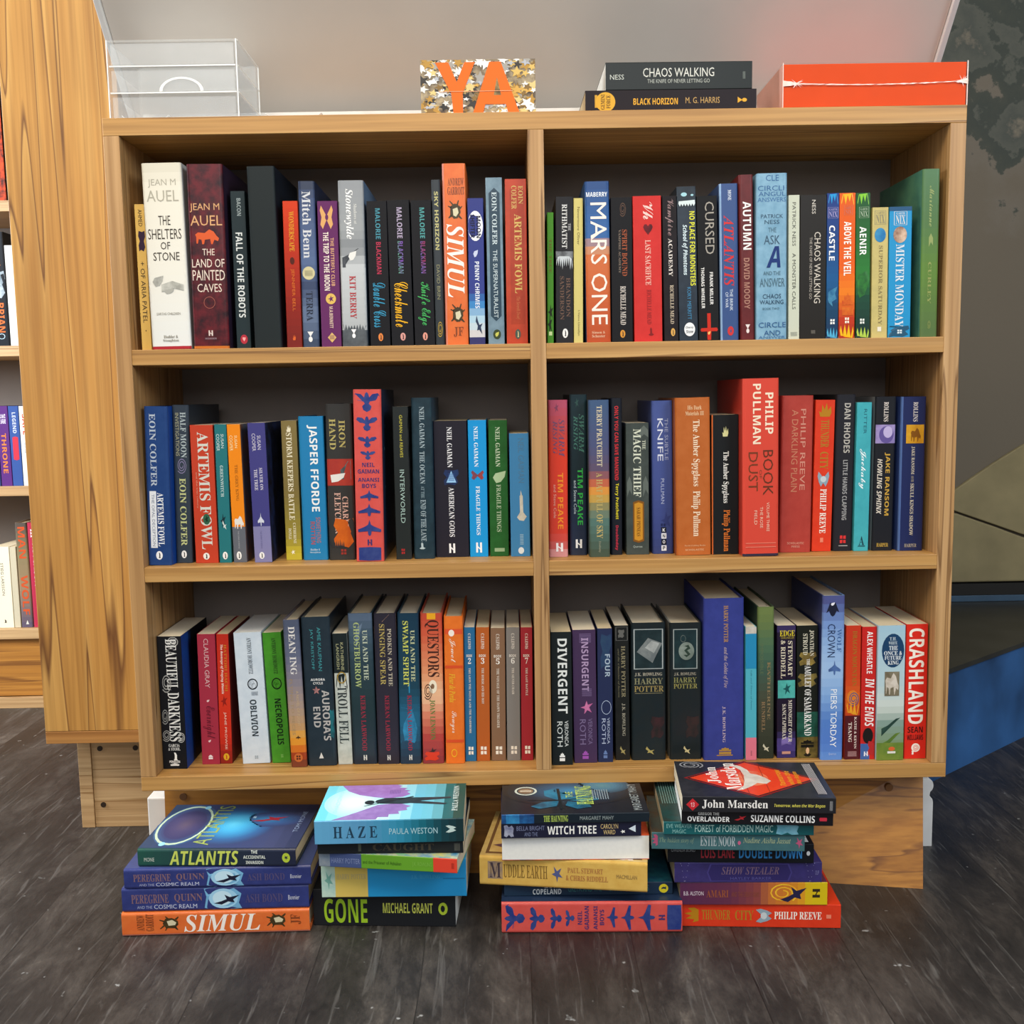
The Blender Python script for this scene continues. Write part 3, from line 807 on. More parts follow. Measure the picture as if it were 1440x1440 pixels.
# ------------------------------------------------------------------ cover art used more than once
OVAL = lambda a0, a1, v0, v1, c, k='2a2a2a': [('disc', a0, a1, v0, v1, c), ('bird', a0 + (a1 - a0) * .2, a1 - (a1 - a0) * .18, v0 + (v1 - v0) * .3, v1 - (v1 - v0) * .28, k)]
BEETLE = lambda a0, a1, v0, v1: [('beetle', a0, a1, v0, v1, '3c3220/5a4a28'), ('beetleback', a0, a1, v0, v1, 'd8d0b0')]
SIMUL = ('e07a3e/dc7038', [('rect', 0, 100, 0, 9, 'd98c78'), ('B', 'ANDREW', 8, 12, 24, 92, '7c4226', 'h'), ('B', 'GARROIT', 12.8, 17, 22, 94, '7c4226', 'h')]
         + BEETLE(20, 31, 22, 84) + [('J', 'SIMUL', 33, 73.5, 14, 88, 'f6efe6')] + BEETLE(77, 88, 24, 86) + [('B', 'JF', 90, 95.5, 36, 78, '8a4a28', 'h')], {'d': 0.16})
ANANSI = ('d85f58/d45850', [('raven', 1, 13, 3, 95, '2c3d80/44548c'), ('raven', 15, 24, 10, 86, '2c3d80/44548c'), ('raven', 26.5, 33.5, 14, 82, '2c3d80/44548c'),
          ('raven', 35, 40.5, 22, 76, '2c3d80/44548c'), ('S', 'NEIL', 42.2, 44.6, 28, 72, '4a3c74', 'h'), ('S', 'GAIMAN', 46, 48.4, 12, 88, '4a3c74', 'h'),
          ('S', 'ANANSI', 51, 53.2, 12, 88, '4a3c74', 'h'), ('S', 'BOYS', 54.4, 56.8, 26, 76, '4a3c74', 'h'), ('fly', 58, 64.5, 18, 84, '2c3d80/44548c'),
          ('fly', 66, 73.5, 10, 90, '2c3d80/44548c'), ('fly', 75.5, 85, 8, 92, '2c3d80/44548c'), ('hmark', 87, 90.5, 42, 58, '4a3c74'), ('lozenge', 91.5, 99.6, 10, 90, '2c3d80/44548c')],
          {'front': '2a3c58', 'd': 0.165, 'cover': [('star', 20, 23, 20, 26, '7aa8b0'), ('star', 33, 36, 12, 18, '7aa8b0'), ('star', 56, 59, 16, 22, '7aa8b0')]})
THUNDER = ('dc4424/d63e20', [('flame', 2, 11, 18, 82, 'b8841c'), ('B', 'THUNDER', 13, 31, 30, 72, 'b0842c'), ('B', 'CITY', 34, 45.5, 30, 72, 'b0842c'), ('wings', 47, 57, 20, 80, '94a8b4'), ('disc', 50, 54, 35, 65, 'c8d0d2'),
           ('B', 'PHILIP REEVE', 58.5, 88, 36, 68, 'f6eee2'), ('rect', 91, 94, 42, 58, 'e88a70')], {'d': 0.129, 'front': 'd8421f'})
PEREGRINE = ('3c4684/343e78', [('B', 'PEREGRINE', 5, 25, 36, 74, '8a6c74'), ('B', 'QUINN', 28, 43, 36, 74, '8a6c74'), ('N', 'AND THE', 8, 16, 14, 26, 'a8aecc'), ('N', 'COSMIC REALM', 17, 40, 12, 30, 'c4cade'),
             ('blob', 44, 64, 2, 98, '7cb4d8'), ('disc', 46.5, 62, 8, 92, 'a4d2ec'), ('disc', 48.5, 59, 20, 82, 'c8e6f4'), ('runner', 49, 63, 24, 66, '23263c'), ('B', 'ASH BOND', 66, 86, 30, 66, '5c547c'), ('N', 'Bonnier', 89, 95, 38, 58, 'd0d4e4')],
             {'front': '4a5684', 'd': 0.15})
NARNIA = lambda col, num, title, end, lab: (col, [('B', 'C.S.LEWIS', 4.5, 16, 38, 62, 'e6ddd0'), ('S', 'BOOK', 20, 22, 22, 74, 'e6ddd0', 'h'), ('B', num, 22.6, 27, 36, 62, 'f4efe6', 'h'),
                                         ('B', title, 30, end, 40, 58, 'e0d6c8'), ('quad', 89, 95, 30, 74, 'efe8da')], {'d': 0.129, 'rec': 0.041})
MALORIE = lambda t, c, a1, first, last, d0: ('16161c', [('S', 'MALORIE', 5, 26, 42, 66, first), ('S', 'BLACKMAN', 28, 50, 42, 66, last), ('C', t, 56, a1, 20, 82, c)] + OVAL(91, 96.5, 40, 64, d0), {'d': 0.129})
NIX = lambda a0, a1, v0, v1, c: [('frame', a0, a1, v0, v1, c), ('B', 'GARTH', a0 + .8, a0 + 2.4, v0 + 10, v1 - 10, c, 'h'), ('B', 'NIX', a0 + 3, a1 - .8, v0 + 8, v1 - 8, c, 'h')]
HARPER = lambda a0, a1, v0, v1, c: [('castle', a0, a1, v0, v1, c)]

G1L, G1R = 'books in the upper left compartment', 'books in the upper right compartment'
G2L, G2R = 'books in the middle left compartment', 'books in the middle right compartment'
G3L, G3R = 'books in the lower left compartment', 'books in the lower right compartment'

ROW1L = [
 ('p', (188, 202.5, 287.5, 200, 213, 490), ('d9b566', [('N', 'AHMED', 3.5, 15, 35, 75, '4a3c30'), ('blob', 18, 32, 25, 95, '3a2440'), ('N', '+ OF ARIA PATEL', 39, 81, 30, 75, '4a3c30'), ('disc', 86, 87, 48, 58, '4a3c30')], {'rec': 0.02}),
  'thin tan paperback with dark lettering wedged against the side panel'),
 ('h', (196.5, 254.8, 229.5, 215, 268, 489.5), ('e4e0d2/dedacb', [('N', 'JEAN M', 8.5, 13, 15, 85, 'b3afa0', 'h'), ('N', 'AUEL', 14.5, 20.5, 10, 90, 'b3afa0', 'h'), ('N', 'THE', 28, 33, 36, 66, '4a4238', 'h'), ('N', 'SHELTERS', 35, 40.5, 8, 92, '4a4238', 'h'), ('N', 'OF', 42, 46, 38, 62, '4a4238', 'h'), ('N', 'STONE', 47.5, 52, 18, 84, '4a4238', 'h'),
    ('leaf', 60, 66, 12, 40, '8c8c86/c8c8c0'), ('wave', 63, 69, 34, 90, 'a4a49c/d0d0c8'), ('leaf', 67, 70, 40, 66, 'b0b0a8'), ('N', 'EARTHS CHILDREN', 80, 81.4, 18, 78, '9a968a', 'h'), ('B', 'Hodder &', 92.4, 94, 32, 68, '8a867a', 'h'), ('B', 'Stoughton', 94.5, 96.2, 30, 70, '8a867a', 'h'), ('rect', 98.4, 100, 0, 100, 'b02f3a')],
    {'front': 'c8c8c4', 'back': 'd8d6cc', 'rec': 0.006, 'grad': [(0, 'd8d4c4'), (.12, 'e6e2d4'), (.6, 'e8e6dc'), (1, 'e6e8e6')]}),
  'very thick white hardback with grey lettering and a red foot'),
 ('h', (260, 313, 231, 273.5, 321.5, 489.5), ('6c2029/30161e', [('N', 'JEAN M', 21, 25.8, 6, 88, 'd8a878', 'h'), ('N', 'AUEL', 27.5, 33, 6, 94, 'd8a878', 'h'), ('horses', 35, 43, 18, 84, 'd8602a'), ('N', 'THE', 45.5, 49, 36, 70, 'e6d6c8', 'h'), ('N', 'LAND OF', 51, 55.6, 6, 96, 'e6d6c8', 'h'), ('N', 'PAINTED', 57, 62.6, 6, 96, 'e6d6c8', 'h'), ('N', 'CAVES', 64.5, 69, 18, 86, 'e6d6c8', 'h'),
    ('thinring', 71.5, 78, 34, 66, 'b06858'), ('hmark', 90, 93, 44, 56, 'e0d0c8'), ('S', 'HODDER', 94, 95, 34, 66, 'a08890', 'h'), ('rect', 98.6, 100, 0, 100, 'c8762c')], {'front': '3a2c40', 'rec': 0.006}),
  'thick dark red hardback with an orange horse emblem beside the white hardback'),
 ('p', (322.5, 344.5, 269, 334, 352.7, 489), ('28373c', [('S', 'BACON', 4.5, 15.5, 42, 70, '9aa6a8'), ('S', 'FALL OF THE ROBOTS', 26, 80, 25, 72, 'dfe3e2')] + [('disc', 91, 97, 28, 78, 'b83848'), ('heart', 92.6, 95.4, 42, 64, 'f0b0b0')], {'rec': 0.02}),
  'narrow dark teal paperback with blocky white lettering and a red dot'),
 ('h', (346, 385, 234, 358, 396.5, 489), ('212a2c', [], {'front': '1b2430', 'rec': 0.01, 'gloss': 0}), 'wide plain black hardback without any lettering'),
 ('p', (397, 418, 283, 403.8, 425, 489), ('c8401f', [('B', 'WONDERSCAPE', 7, 34, 38, 72, 'dca030'), ('disc', 38, 43, 38, 68, '5a2418'), ('N', 'JENNIFER BELL', 46, 75, 40, 66, 'd8762c'), ('flame', 91, 95, 40, 60, 'd86a30')], {'grad': [(0, 'd2451f'), (.4, 'b4341c'), (.7, '94281c'), (1, '7c2820')]}),
  'small orange red paperback next to the plain black hardback'),
 ('h', (419, 441, 255, 425.6, 449.6, 489), ('46587a', [('B', 'Mitch Benn', 6, 46, 22, 74, 'd0d2d6'), ('disc', 51, 59, 12, 88, 'cfc79c'), ('lines', 53.5, 57, 26, 74, '8a8468'), ('B', 'TERRA', 66, 84, 30, 70, '2b3346'), ('vg', 90.5, 97, 26, 72, 'e8e8e8')], {'grad': [(0, '30384a'), (.12, '46567a'), (.5, '5a6e94'), (.62, '3c4a6a'), (.8, '6c7c98'), (1, '3a4860')], 'front': '243250'}),
  'blue grey hardback with silver lettering down it and a pale moon disc'),
 ('p', (446.5, 473, 283, 452, 481, 488), ('6b2f66', [('butterfly', 3, 19, 12, 78, 'dcab70'), ('disc', 9, 13, 38, 54, '6b2f66'), ('S', 'THE BUTTERFLY CLUB', 25, 58, 60, 78, 'd8a884'), ('S', 'THE TRIP TO THE MOON', 21, 61, 24, 52, 'f0e4d8'), ('disc', 63, 70.5, 28, 80, 'e0bc68'), ('sprig', 64.5, 69, 38, 70, '6b2f66'), ('S', 'M.A.BENNETT', 72, 87, 44, 62, 'e0c4b4'), ('diamond', 90, 97, 32, 76, 'dcb878'), ('lines', 92, 95, 42, 66, '6b2f66')], {}),
  'purple paperback with a gold butterfly at the head of its spine'),
 ('h', (474, 511, 254, 482, 516.7, 488), ('aeb2b6/8f949a', [('J', 'Stonewylde', 5, 35, 22, 58, 'f4f4f2'), ('B', 'Shadows at', 14, 26, 60, 72, 'd8d8d4'), ('hill', 40, 52, 10, 98, '34383e/5a5e64'), ('leaf', 42, 48, 34, 66, 'e4e4e0'), ('B', 'KIT BERRY', 57, 83, 36, 60, 'b43c40'), ('trees', 86, 90, 0, 100, '50565c/6c7276'), ('rect', 90, 100, 0, 100, '50565c/686e72'), ('vg', 89.5, 95, 34, 60, 'f4f4f4')], {'front': '6482a4', 'grad': [(0, '94989c'), (.3, '9ea2a4'), (.4, '84888c'), (.52, 'c4c8ca'), (1, 'b0b4b6')]}),
  'silver grey hardback with red author lettering and misty picture'),
 ('p', (515.6, 542.7, 283, 521, 550, 488), MALORIE('Double Cross', '3f9cc0', 87, '4f94a4', 'b83c58', 'e08a48'), 'black paperback with a blue handwritten title, beside the silver grey hardback'),
 ('p', (543.7, 575, 281.7, 551.5, 582, 488), MALORIE('Checkmate', 'ecb422', 87, 'b4a8c0', '8458b0/4aa860', 'd8a098'), 'black paperback with a yellow handwritten title'),
 ('p', (577, 606, 282, 584, 612, 488), MALORIE('Knife Edge', '4cb464', 86, '5aa0a0', '9a3c68/4a70b8', 'e0a090'), 'black paperback with a green handwritten title'),
 ('h', (606, 618.7, 253, 612.5, 626, 487), ('343a3e', [('S', 'SKY HORIZON', 7, 42, 30, 72, 'c2bc82'), ('N', 'DAVID BRIN', 51, 72, 34, 68, '94906c'), ('swirl', 85, 95, 24, 84, 'b89c3a')], {'d': 0.15}), 'very thin dark hardback between a black paperback and the orange hardback'),
 ('h', (621, 654, 230, 627, 659.4, 487), SIMUL, 'tall orange hardback with beetles, standing on the upper shelf'),
 ('p', (657.5, 679, 279, 660.4, 683, 486), ('404888', [('disc', 8.5, 29, 0, 96, 'eef0f4'), ('S', 'MOON', 12, 27, 54, 82, '26263a'), ('S', 'SHIFTER', 11, 27, 16, 44, '26263a'), ('leaf', 35, 40, 32, 62, 'c8d0e8'), ('S', 'PENNY CHRIMES', 43, 75, 40, 68, 'e8ecf4'), ('runner', 80, 93, 40, 84, '34405c'), ('rect', 95, 100, 0, 100, '3c3c70')], {'grad': [(0, '404888'), (.64, '3c4890'), (.72, '3a88c4'), (.84, 'bcd8e4'), (.94, 'd4cccc'), (1, '3c3c70')]}),
  'small blue paperback with a white cloud round its title'),
 ('p', (682, 706, 250, 687.5, 709.4, 485.5), ('8098a6/6c8492', [('lozenge', 6, 86, 18, 84, '304858'), ('B', 'EOIN COLFER', 8.5, 40, 36, 66, 'c8d6da'), ('N', 'THE SUPERNATURALIST', 43, 84, 38, 64, 'c8d6da'), ('disc', 91, 97, 30, 78, '3c4a2c'), ('leaf', 92.5, 95.5, 42, 66, 'c8c860')], {'gloss': 1, 'front': '4a6880'}),
  'pale steel blue paperback with a long dark lozenge'),
 ('p', (709.5, 740, 252, 713, 742.5, 485), ('be4a2a/b24226', [('rect', 6, 88, 22, 88, 'b04424/a43c20'), ('B', 'EOIN', 4, 15, 62, 84, 'ccac66'), ('B', 'COLFER', 4, 18, 30, 54, 'ccac66'), ('B', 'ARTEMIS FOWL', 21, 69, 42, 76, 'd2b468'), ('I', 'The Seventh Dwarf', 71, 85, 44, 66, 'c87a4c')] + OVAL(91, 97, 40, 66, '4a5a50', 'd0c090'), {'gloss': 1}),
  'red orange paperback with gold lettering touching the middle divider'),
]

ROW1R = [
 ('p', (769.5, 778, 299, 769.5, 779, 484), ('4c8a2a', [('B', 'THE TREE', 20, 46, 30, 70, '6c5c24'), ('sprig', 70, 82, 10, 95, '1e2c14'), ('sprig', 78, 93, 5, 80, '1e2c14'), ('rect', 91, 94, 25, 75, 'c8d8a0')], {'d': 0.12}), 'very thin green paperback touching the middle divider'),
 ('p', (781, 806, 277, 782, 806, 484), ('29292d', [('B', 'RITHMATIST', 5, 35, 36, 66, 'dcdcda'), ('B', 'THE', 18, 23, 72, 86, 'c0c0c0'), ('rect', 37, 42, 0, 100, '8c9094/2c2c30'), ('drips', 40, 50, 0, 100, 'ccd2d6'), ('B', 'BRANDON', 55, 82, 60, 84, '745c50'), ('B', 'SANDERSON', 54, 84, 24, 48, '745c50')] + OVAL(90, 96.5, 38, 70, 'eeeeec'), {}), 'black paperback with a white burst, beside a thin green paperback'),
 ('p', (806.6, 819.8, 279, 807.2, 820, 484), ('d4c880', [('N', 'Nevermore Oliver', 6, 32, 38, 66, '70643c'), ('N', 'S.Vance Llewellyn', 77, 95, 38, 66, '70643c')], {}), 'slim cream yellow paperback with small grey lettering'),
 ('h', (821, 857, 255.4, 826, 858.7, 484), ('3a66a0', [('arc', 28, 44, 0, 100, 'f0e4dc'), ('S', 'MABERRY', 6.6, 9.4, 6, 92, 'e8eef4', 'h'), ('N', 'MARS ONE', 13, 89, 22, 88, 'f6ebe0'), ('B', 'Simon &', 93, 94.6, 22, 76, 'eac0a0', 'h'), ('B', 'Schuster', 95.2, 97, 22, 76, 'eac0a0', 'h')], {'grad': [(0, '2c4f84'), (.2, '34649e'), (.33, '3a6aa4'), (.41, 'c89878'), (.46, 'd0743e'), (.75, 'c86434'), (1, 'bc542a')], 'rec': 0.006}),
  'wide glossy hardback shading from blue sky to an orange planet'),
 ('p', (858.7, 888.3, 278, 860.2, 890.4, 484), ('17171b', [('swirl', 3, 13, 40, 72, '6a5244'), ('B', 'SPIRIT BOUND', 22, 54, 52, 76, 'a85c3c'), ('B', 'VAMPIRE ACADEMY', 22, 52, 36, 46, '8a7c70'), ('B', 'RICHELLE MEAD', 61, 88, 42, 68, 'd8d0c8')] + OVAL(91.5, 97, 40, 64, 'd89a40'), {}), 'black paperback with copper lettering, between the blue to orange hardback and the red paperback'),
 ('p', (889.2, 929.6, 276, 892.7, 931.4, 484), ('d23b37/cc3632', [('C', 'Vh', 4, 16, 36, 72, 'f0d0c8'), ('heart', 19, 26.5, 36, 70, '8a2a34/5c2026'), ('B', 'LAST SACRIFICE', 30, 61, 42, 62, 'f0bcae'), ('B', 'RICHELLE MEAD', 64, 88, 46, 62, 'a42e2e'), ('candle', 90, 96, 50, 70, '8a2424')], {}), 'wide bright red paperback with a dark heart'),
 ('p', (931.6, 950.6, 276, 934, 955, 483), ('251d21/1c1619', [('C', 'Vampire', 2, 27, 18, 80, '9c8484'), ('B', 'ACADEMY', 29, 55, 38, 66, 'e2dad2'), ('B', 'RICHELLE MEAD', 61, 88, 44, 70, 'cbbca6')] + OVAL(91, 96.5, 46, 76, 'e0b060'), {}), 'narrow black paperback with white lettering beside the bright red paperback'),
 ('p', (951, 978.5, 262.7, 956, 981.5, 483), ('303c48/28323e', [('rect', 0, 13, 0, 100, '1d2731/2c3a44'), ('eyes', 2.5, 9, 15, 95, 'a8d4dc'), ('teeth', 8.5, 13, 8, 96, 'd8e4e4'), ('S', 'NO PLACE FOR MONSTERS', 16, 64, 64, 92, 'dede3c'), ('P', 'School of Phantoms', 24.5, 57, 22, 52, 'dcecf0'), ('N', 'KORY MERRITT', 65, 86, 46, 66, '4b90b8'), ('disc', 88, 97, 26, 84, 'eef0f0'), ('P', 'Cherry', 90.5, 92.3, 34, 76, '303c48', 'h'), ('P', 'Stone', 93, 95, 36, 74, '303c48', 'h')], {'gloss': 1}),
  'dark slate book with yellow lettering and a grinning monster face at its head'),
 ('p', (979.3, 1008, 276, 983, 1011.5, 483), ('151517', [('N', 'CURSED', 4, 40, 40, 84, 'aaa49a'), ('S', 'FRANK MILLER', 52.5, 75, 58, 74, 'eceae6'), ('S', 'THOMAS WHEELER', 49, 77.5, 16, 32, 'eceae6'), ('dagger', 81, 99.6, 8, 94, 'c8321e'), ('leaf', 93.5, 96, 44, 58, 'f0c070')], {}), 'black paperback with a red sword at its foot'),
 ('h', (1011.8, 1037, 258.5, 1013, 1039.6, 483), ('40598a', [('rect', 0, 100, 0, 10, '9ab8dc'), ('B', 'MONE', 4, 10.6, 46, 64, 'dfe6f0'), ('J', 'ATLANTIS', 20, 65, 22, 76, 'd03434'), ('N', 'THE BRINK', 67, 81, 52, 68, 'd4deec'), ('N', 'OF WAR', 69, 79, 28, 44, 'd4deec'), ('disc', 91, 97, 38, 72, 'cc3c3c'), ('sprig', 92.4, 95.6, 48, 64, '40598a')], {'front': '44608e'}), 'shiny blue hardback with red lettering'),
 ('h', (1038, 1059.5, 246, 1042, 1061.5, 482.5), ('6f2b2c/622426', [('S', 'AUTUMN', 16, 45, 26, 82, 'f2eee8'), ('S', 'DAVID MOODY', 50, 81, 28, 68, 'ae8070'), ('vg', 90.5, 96, 30, 70, 'e8dcd8')], {'front': '4c2840'}), 'tall maroon hardback beside the shiny blue hardback'),
 ('h', (1064, 1107.3, 244, 1064, 1106.5, 482.5), ('8db4ca/7aa4bc', [('N', 'CLE', 1, 4.6, 30, 72, '3c6896', 'h'), ('N', 'CIRCLE', 7.4, 10.4, 4, 98, '3c6896', 'h'), ('N', 'ANGUL', 11, 13.6, 6, 94, '3c6896', 'h'), ('N', 'ANSWERS', 14.4, 17, 3, 96, '4a76a4', 'h'), ('N', 'PATRICK', 24.4, 26.8, 14, 86, '3c5a70', 'h'), ('N', 'NESS', 27.8, 30.2, 26, 74, '3c5a70', 'h'), ('N', 'THE', 32.4, 35.2, 38, 64, '587888', 'h'), ('N', 'ASK', 37, 42.4, 24, 76, '486478', 'h'), ('P', 'A', 43.6, 56.4, 32, 78, '1c3a78', 'h'), ('N', 'AND THE', 58.6, 61, 22, 78, '587888', 'h'), ('N', 'ANSWER', 62.8, 68, 10, 92, '587888', 'h'), ('N', 'CHAOS', 72.4, 75.2, 20, 80, '34526a', 'h'), ('N', 'WALKING', 76, 78.6, 10, 88, '34526a', 'h'), ('N', 'BOOK TWO', 80.6, 82, 20, 74, '587888', 'h'), ('N', 'CIRCLE', 89.6, 92.8, 6, 96, '3c6896', 'h'), ('N', 'AND', 94.6, 97.6, 24, 78, '3c6896', 'h'), ('N', 'ANSWER', 98, 99.6, 6, 94, '4a76a4', 'h')], {'rec': 0.006}),
  'wide pale blue hardback with a large dark blue letter'),
 ('p', (1108.6, 1125, 274.6, 1109, 1123.5, 481.5), ('ccd0be', [('N', 'PATRICK NESS', 5, 35, 34, 66, '55554f'), ('N', 'A MONSTER CALLS', 40, 79, 34, 66, '55554f'), ('lines', 95, 98, 20, 80, 'a0a498')], {}), 'slim off white paperback with grey lettering beside the pale blue hardback'),
 ('p', (1125.5, 1163, 274.6, 1124.5, 1160.5, 481.5), ('28241f', [('N', 'NESS', 3.4, 13, 44, 58, 'd6d0c6'), ('N', 'CHAOS WALKING', 25.5, 75, 54, 78, 'd6cec2'), ('N', 'THE KNIFE OF NEVER LETTING GO', 29, 72, 36, 46, 'b8b0a6'), ('lines', 94, 96.4, 44, 60, '8a857c')], {'gloss': 1}), 'wide black paperback with thin pale lettering, standing beside the slim off white paperback'),
 ('p', (1163.6, 1180.2, 272, 1161.2, 1178.6, 480.5), ('23527f', [('drip', 0, 8.5, 0, 100, '2c9ed8')] + NIX(9.5, 17, 8, 92, 'a8a0c8') + [('S', 'CASTLE', 22, 46, 18, 66, 'f2f4f4'), ('bolt', 64, 78, 0, 90, '5a9ab8/2a6a94'), ('quad', 86.5, 90, 34, 70, 'f0f0ec'), ('blaze', 92, 100, 0, 100, '58b0d6')], {'grad': [(0, '2a4488'), (.3, '264a86'), (.6, '1f6094'), (.8, '1c4a6a'), (1, '223c60')], 'gloss': 1}), 'slim deep blue paperback first of three splashed fantasy spines'),
 ('p', (1181, 1203.4, 271.7, 1179.2, 1201.8, 480), ('e0641c', [('drip', 0, 9, 0, 100, 'f4b820')] + NIX(8.5, 15, 28, 82, 'c87868') + [('S', 'ABOVE THE VEIL', 19.5, 56.5, 28, 74, 'fbf4ea'), ('castle', 68, 84, 20, 90, 'c84c20/e08024'), ('quad', 85.5, 89.5, 38, 64, 'f6ead8'), ('blaze', 90, 100, 0, 100, 'f6bc1c')], {'grad': [(0, 'e0641c'), (.5, 'e4661a'), (.68, 'ea8420'), (.85, 'c44020'), (1, 'a83420')], 'gloss': 1}), 'bright orange paperback with yellow flames at both ends'),
 ('p', (1204, 1223.7, 271.7, 1202.6, 1223.4, 479.5), ('2d6c30', [('drip', 0, 9, 0, 100, '8ccc40')] + NIX(9.5, 17, 22, 90, 'a8b8a0') + [('S', 'AENIR', 23, 42.5, 26, 72, 'f4f4ee'), ('leaf', 52, 72, 0, 100, '3c8a3c/2a5a34'), ('quad', 86.5, 90, 30, 60, 'e8ece4'), ('blaze', 92, 100, 0, 100, 'b0cc58')], {'grad': [(0, '2a5c34'), (.3, '2c6a34'), (.55, '35803a'), (.72, '22503c'), (1, '1e3434')], 'gloss': 1}), 'green paperback with leafy splashes beside the bright orange paperback'),
 ('p', (1227.5, 1249.4, 292, 1224.6, 1247.6, 479), ('cdbd7c/c2b478', NIX(2.5, 13, 14, 84, '8e8a76') + [('disc', 15.5, 26.5, 14, 84, '2c7ab0/4a9ac0'), ('B', 'SUPERIOR SATURDAY', 29, 90, 42, 66, '93845a'), ('rect', 91.5, 95, 38, 62, 'e8e2d0')], {'gloss': 1}), 'straw coloured paperback with a blue globe'),
 ('p', (1251, 1283, 291, 1248.4, 1279.6, 478.5), ('2a97c9', [('rect', 0, 3.2, 0, 100, '2a5a80')] + NIX(3.5, 14, 20, 78, 'd4d6d4') + [('disc', 15, 27.5, 18, 78, 'd8bca4/8a6452'), ('B', 'MISTER MONDAY', 28.5, 92, 30, 68, 'd8e0e4'), ('blob', 91, 99.5, 0, 96, '2b5c78'), ('quad', 94, 97, 42, 62, 'd8e4e8')], {'gloss': 1}), 'bright sky blue paperback with a pale medallion'),
 ('h', (1297, 1324, 237.7, 1295, 1316.5, 477.5), ('5f7f4c/557644', [('C', 'Marianne', 10, 34, 40, 66, 'a0ac70'), ('wave', 38, 46, 40, 64, '98a468'), ('B', 'CURLEY', 55, 80, 38, 58, '98a060'), ('swirl', 90, 95, 40, 60, '98a060')], {'back': '4b7c6c/5a8a70', 'rec': 0.006, 'd': 0.165, 'grad': [(0, '5a7e58'), (.3, '587a4c'), (.6, '66883e'), (1, '5c7448')]}), 'tall green hardback at the end of the row by the side panel'),
]

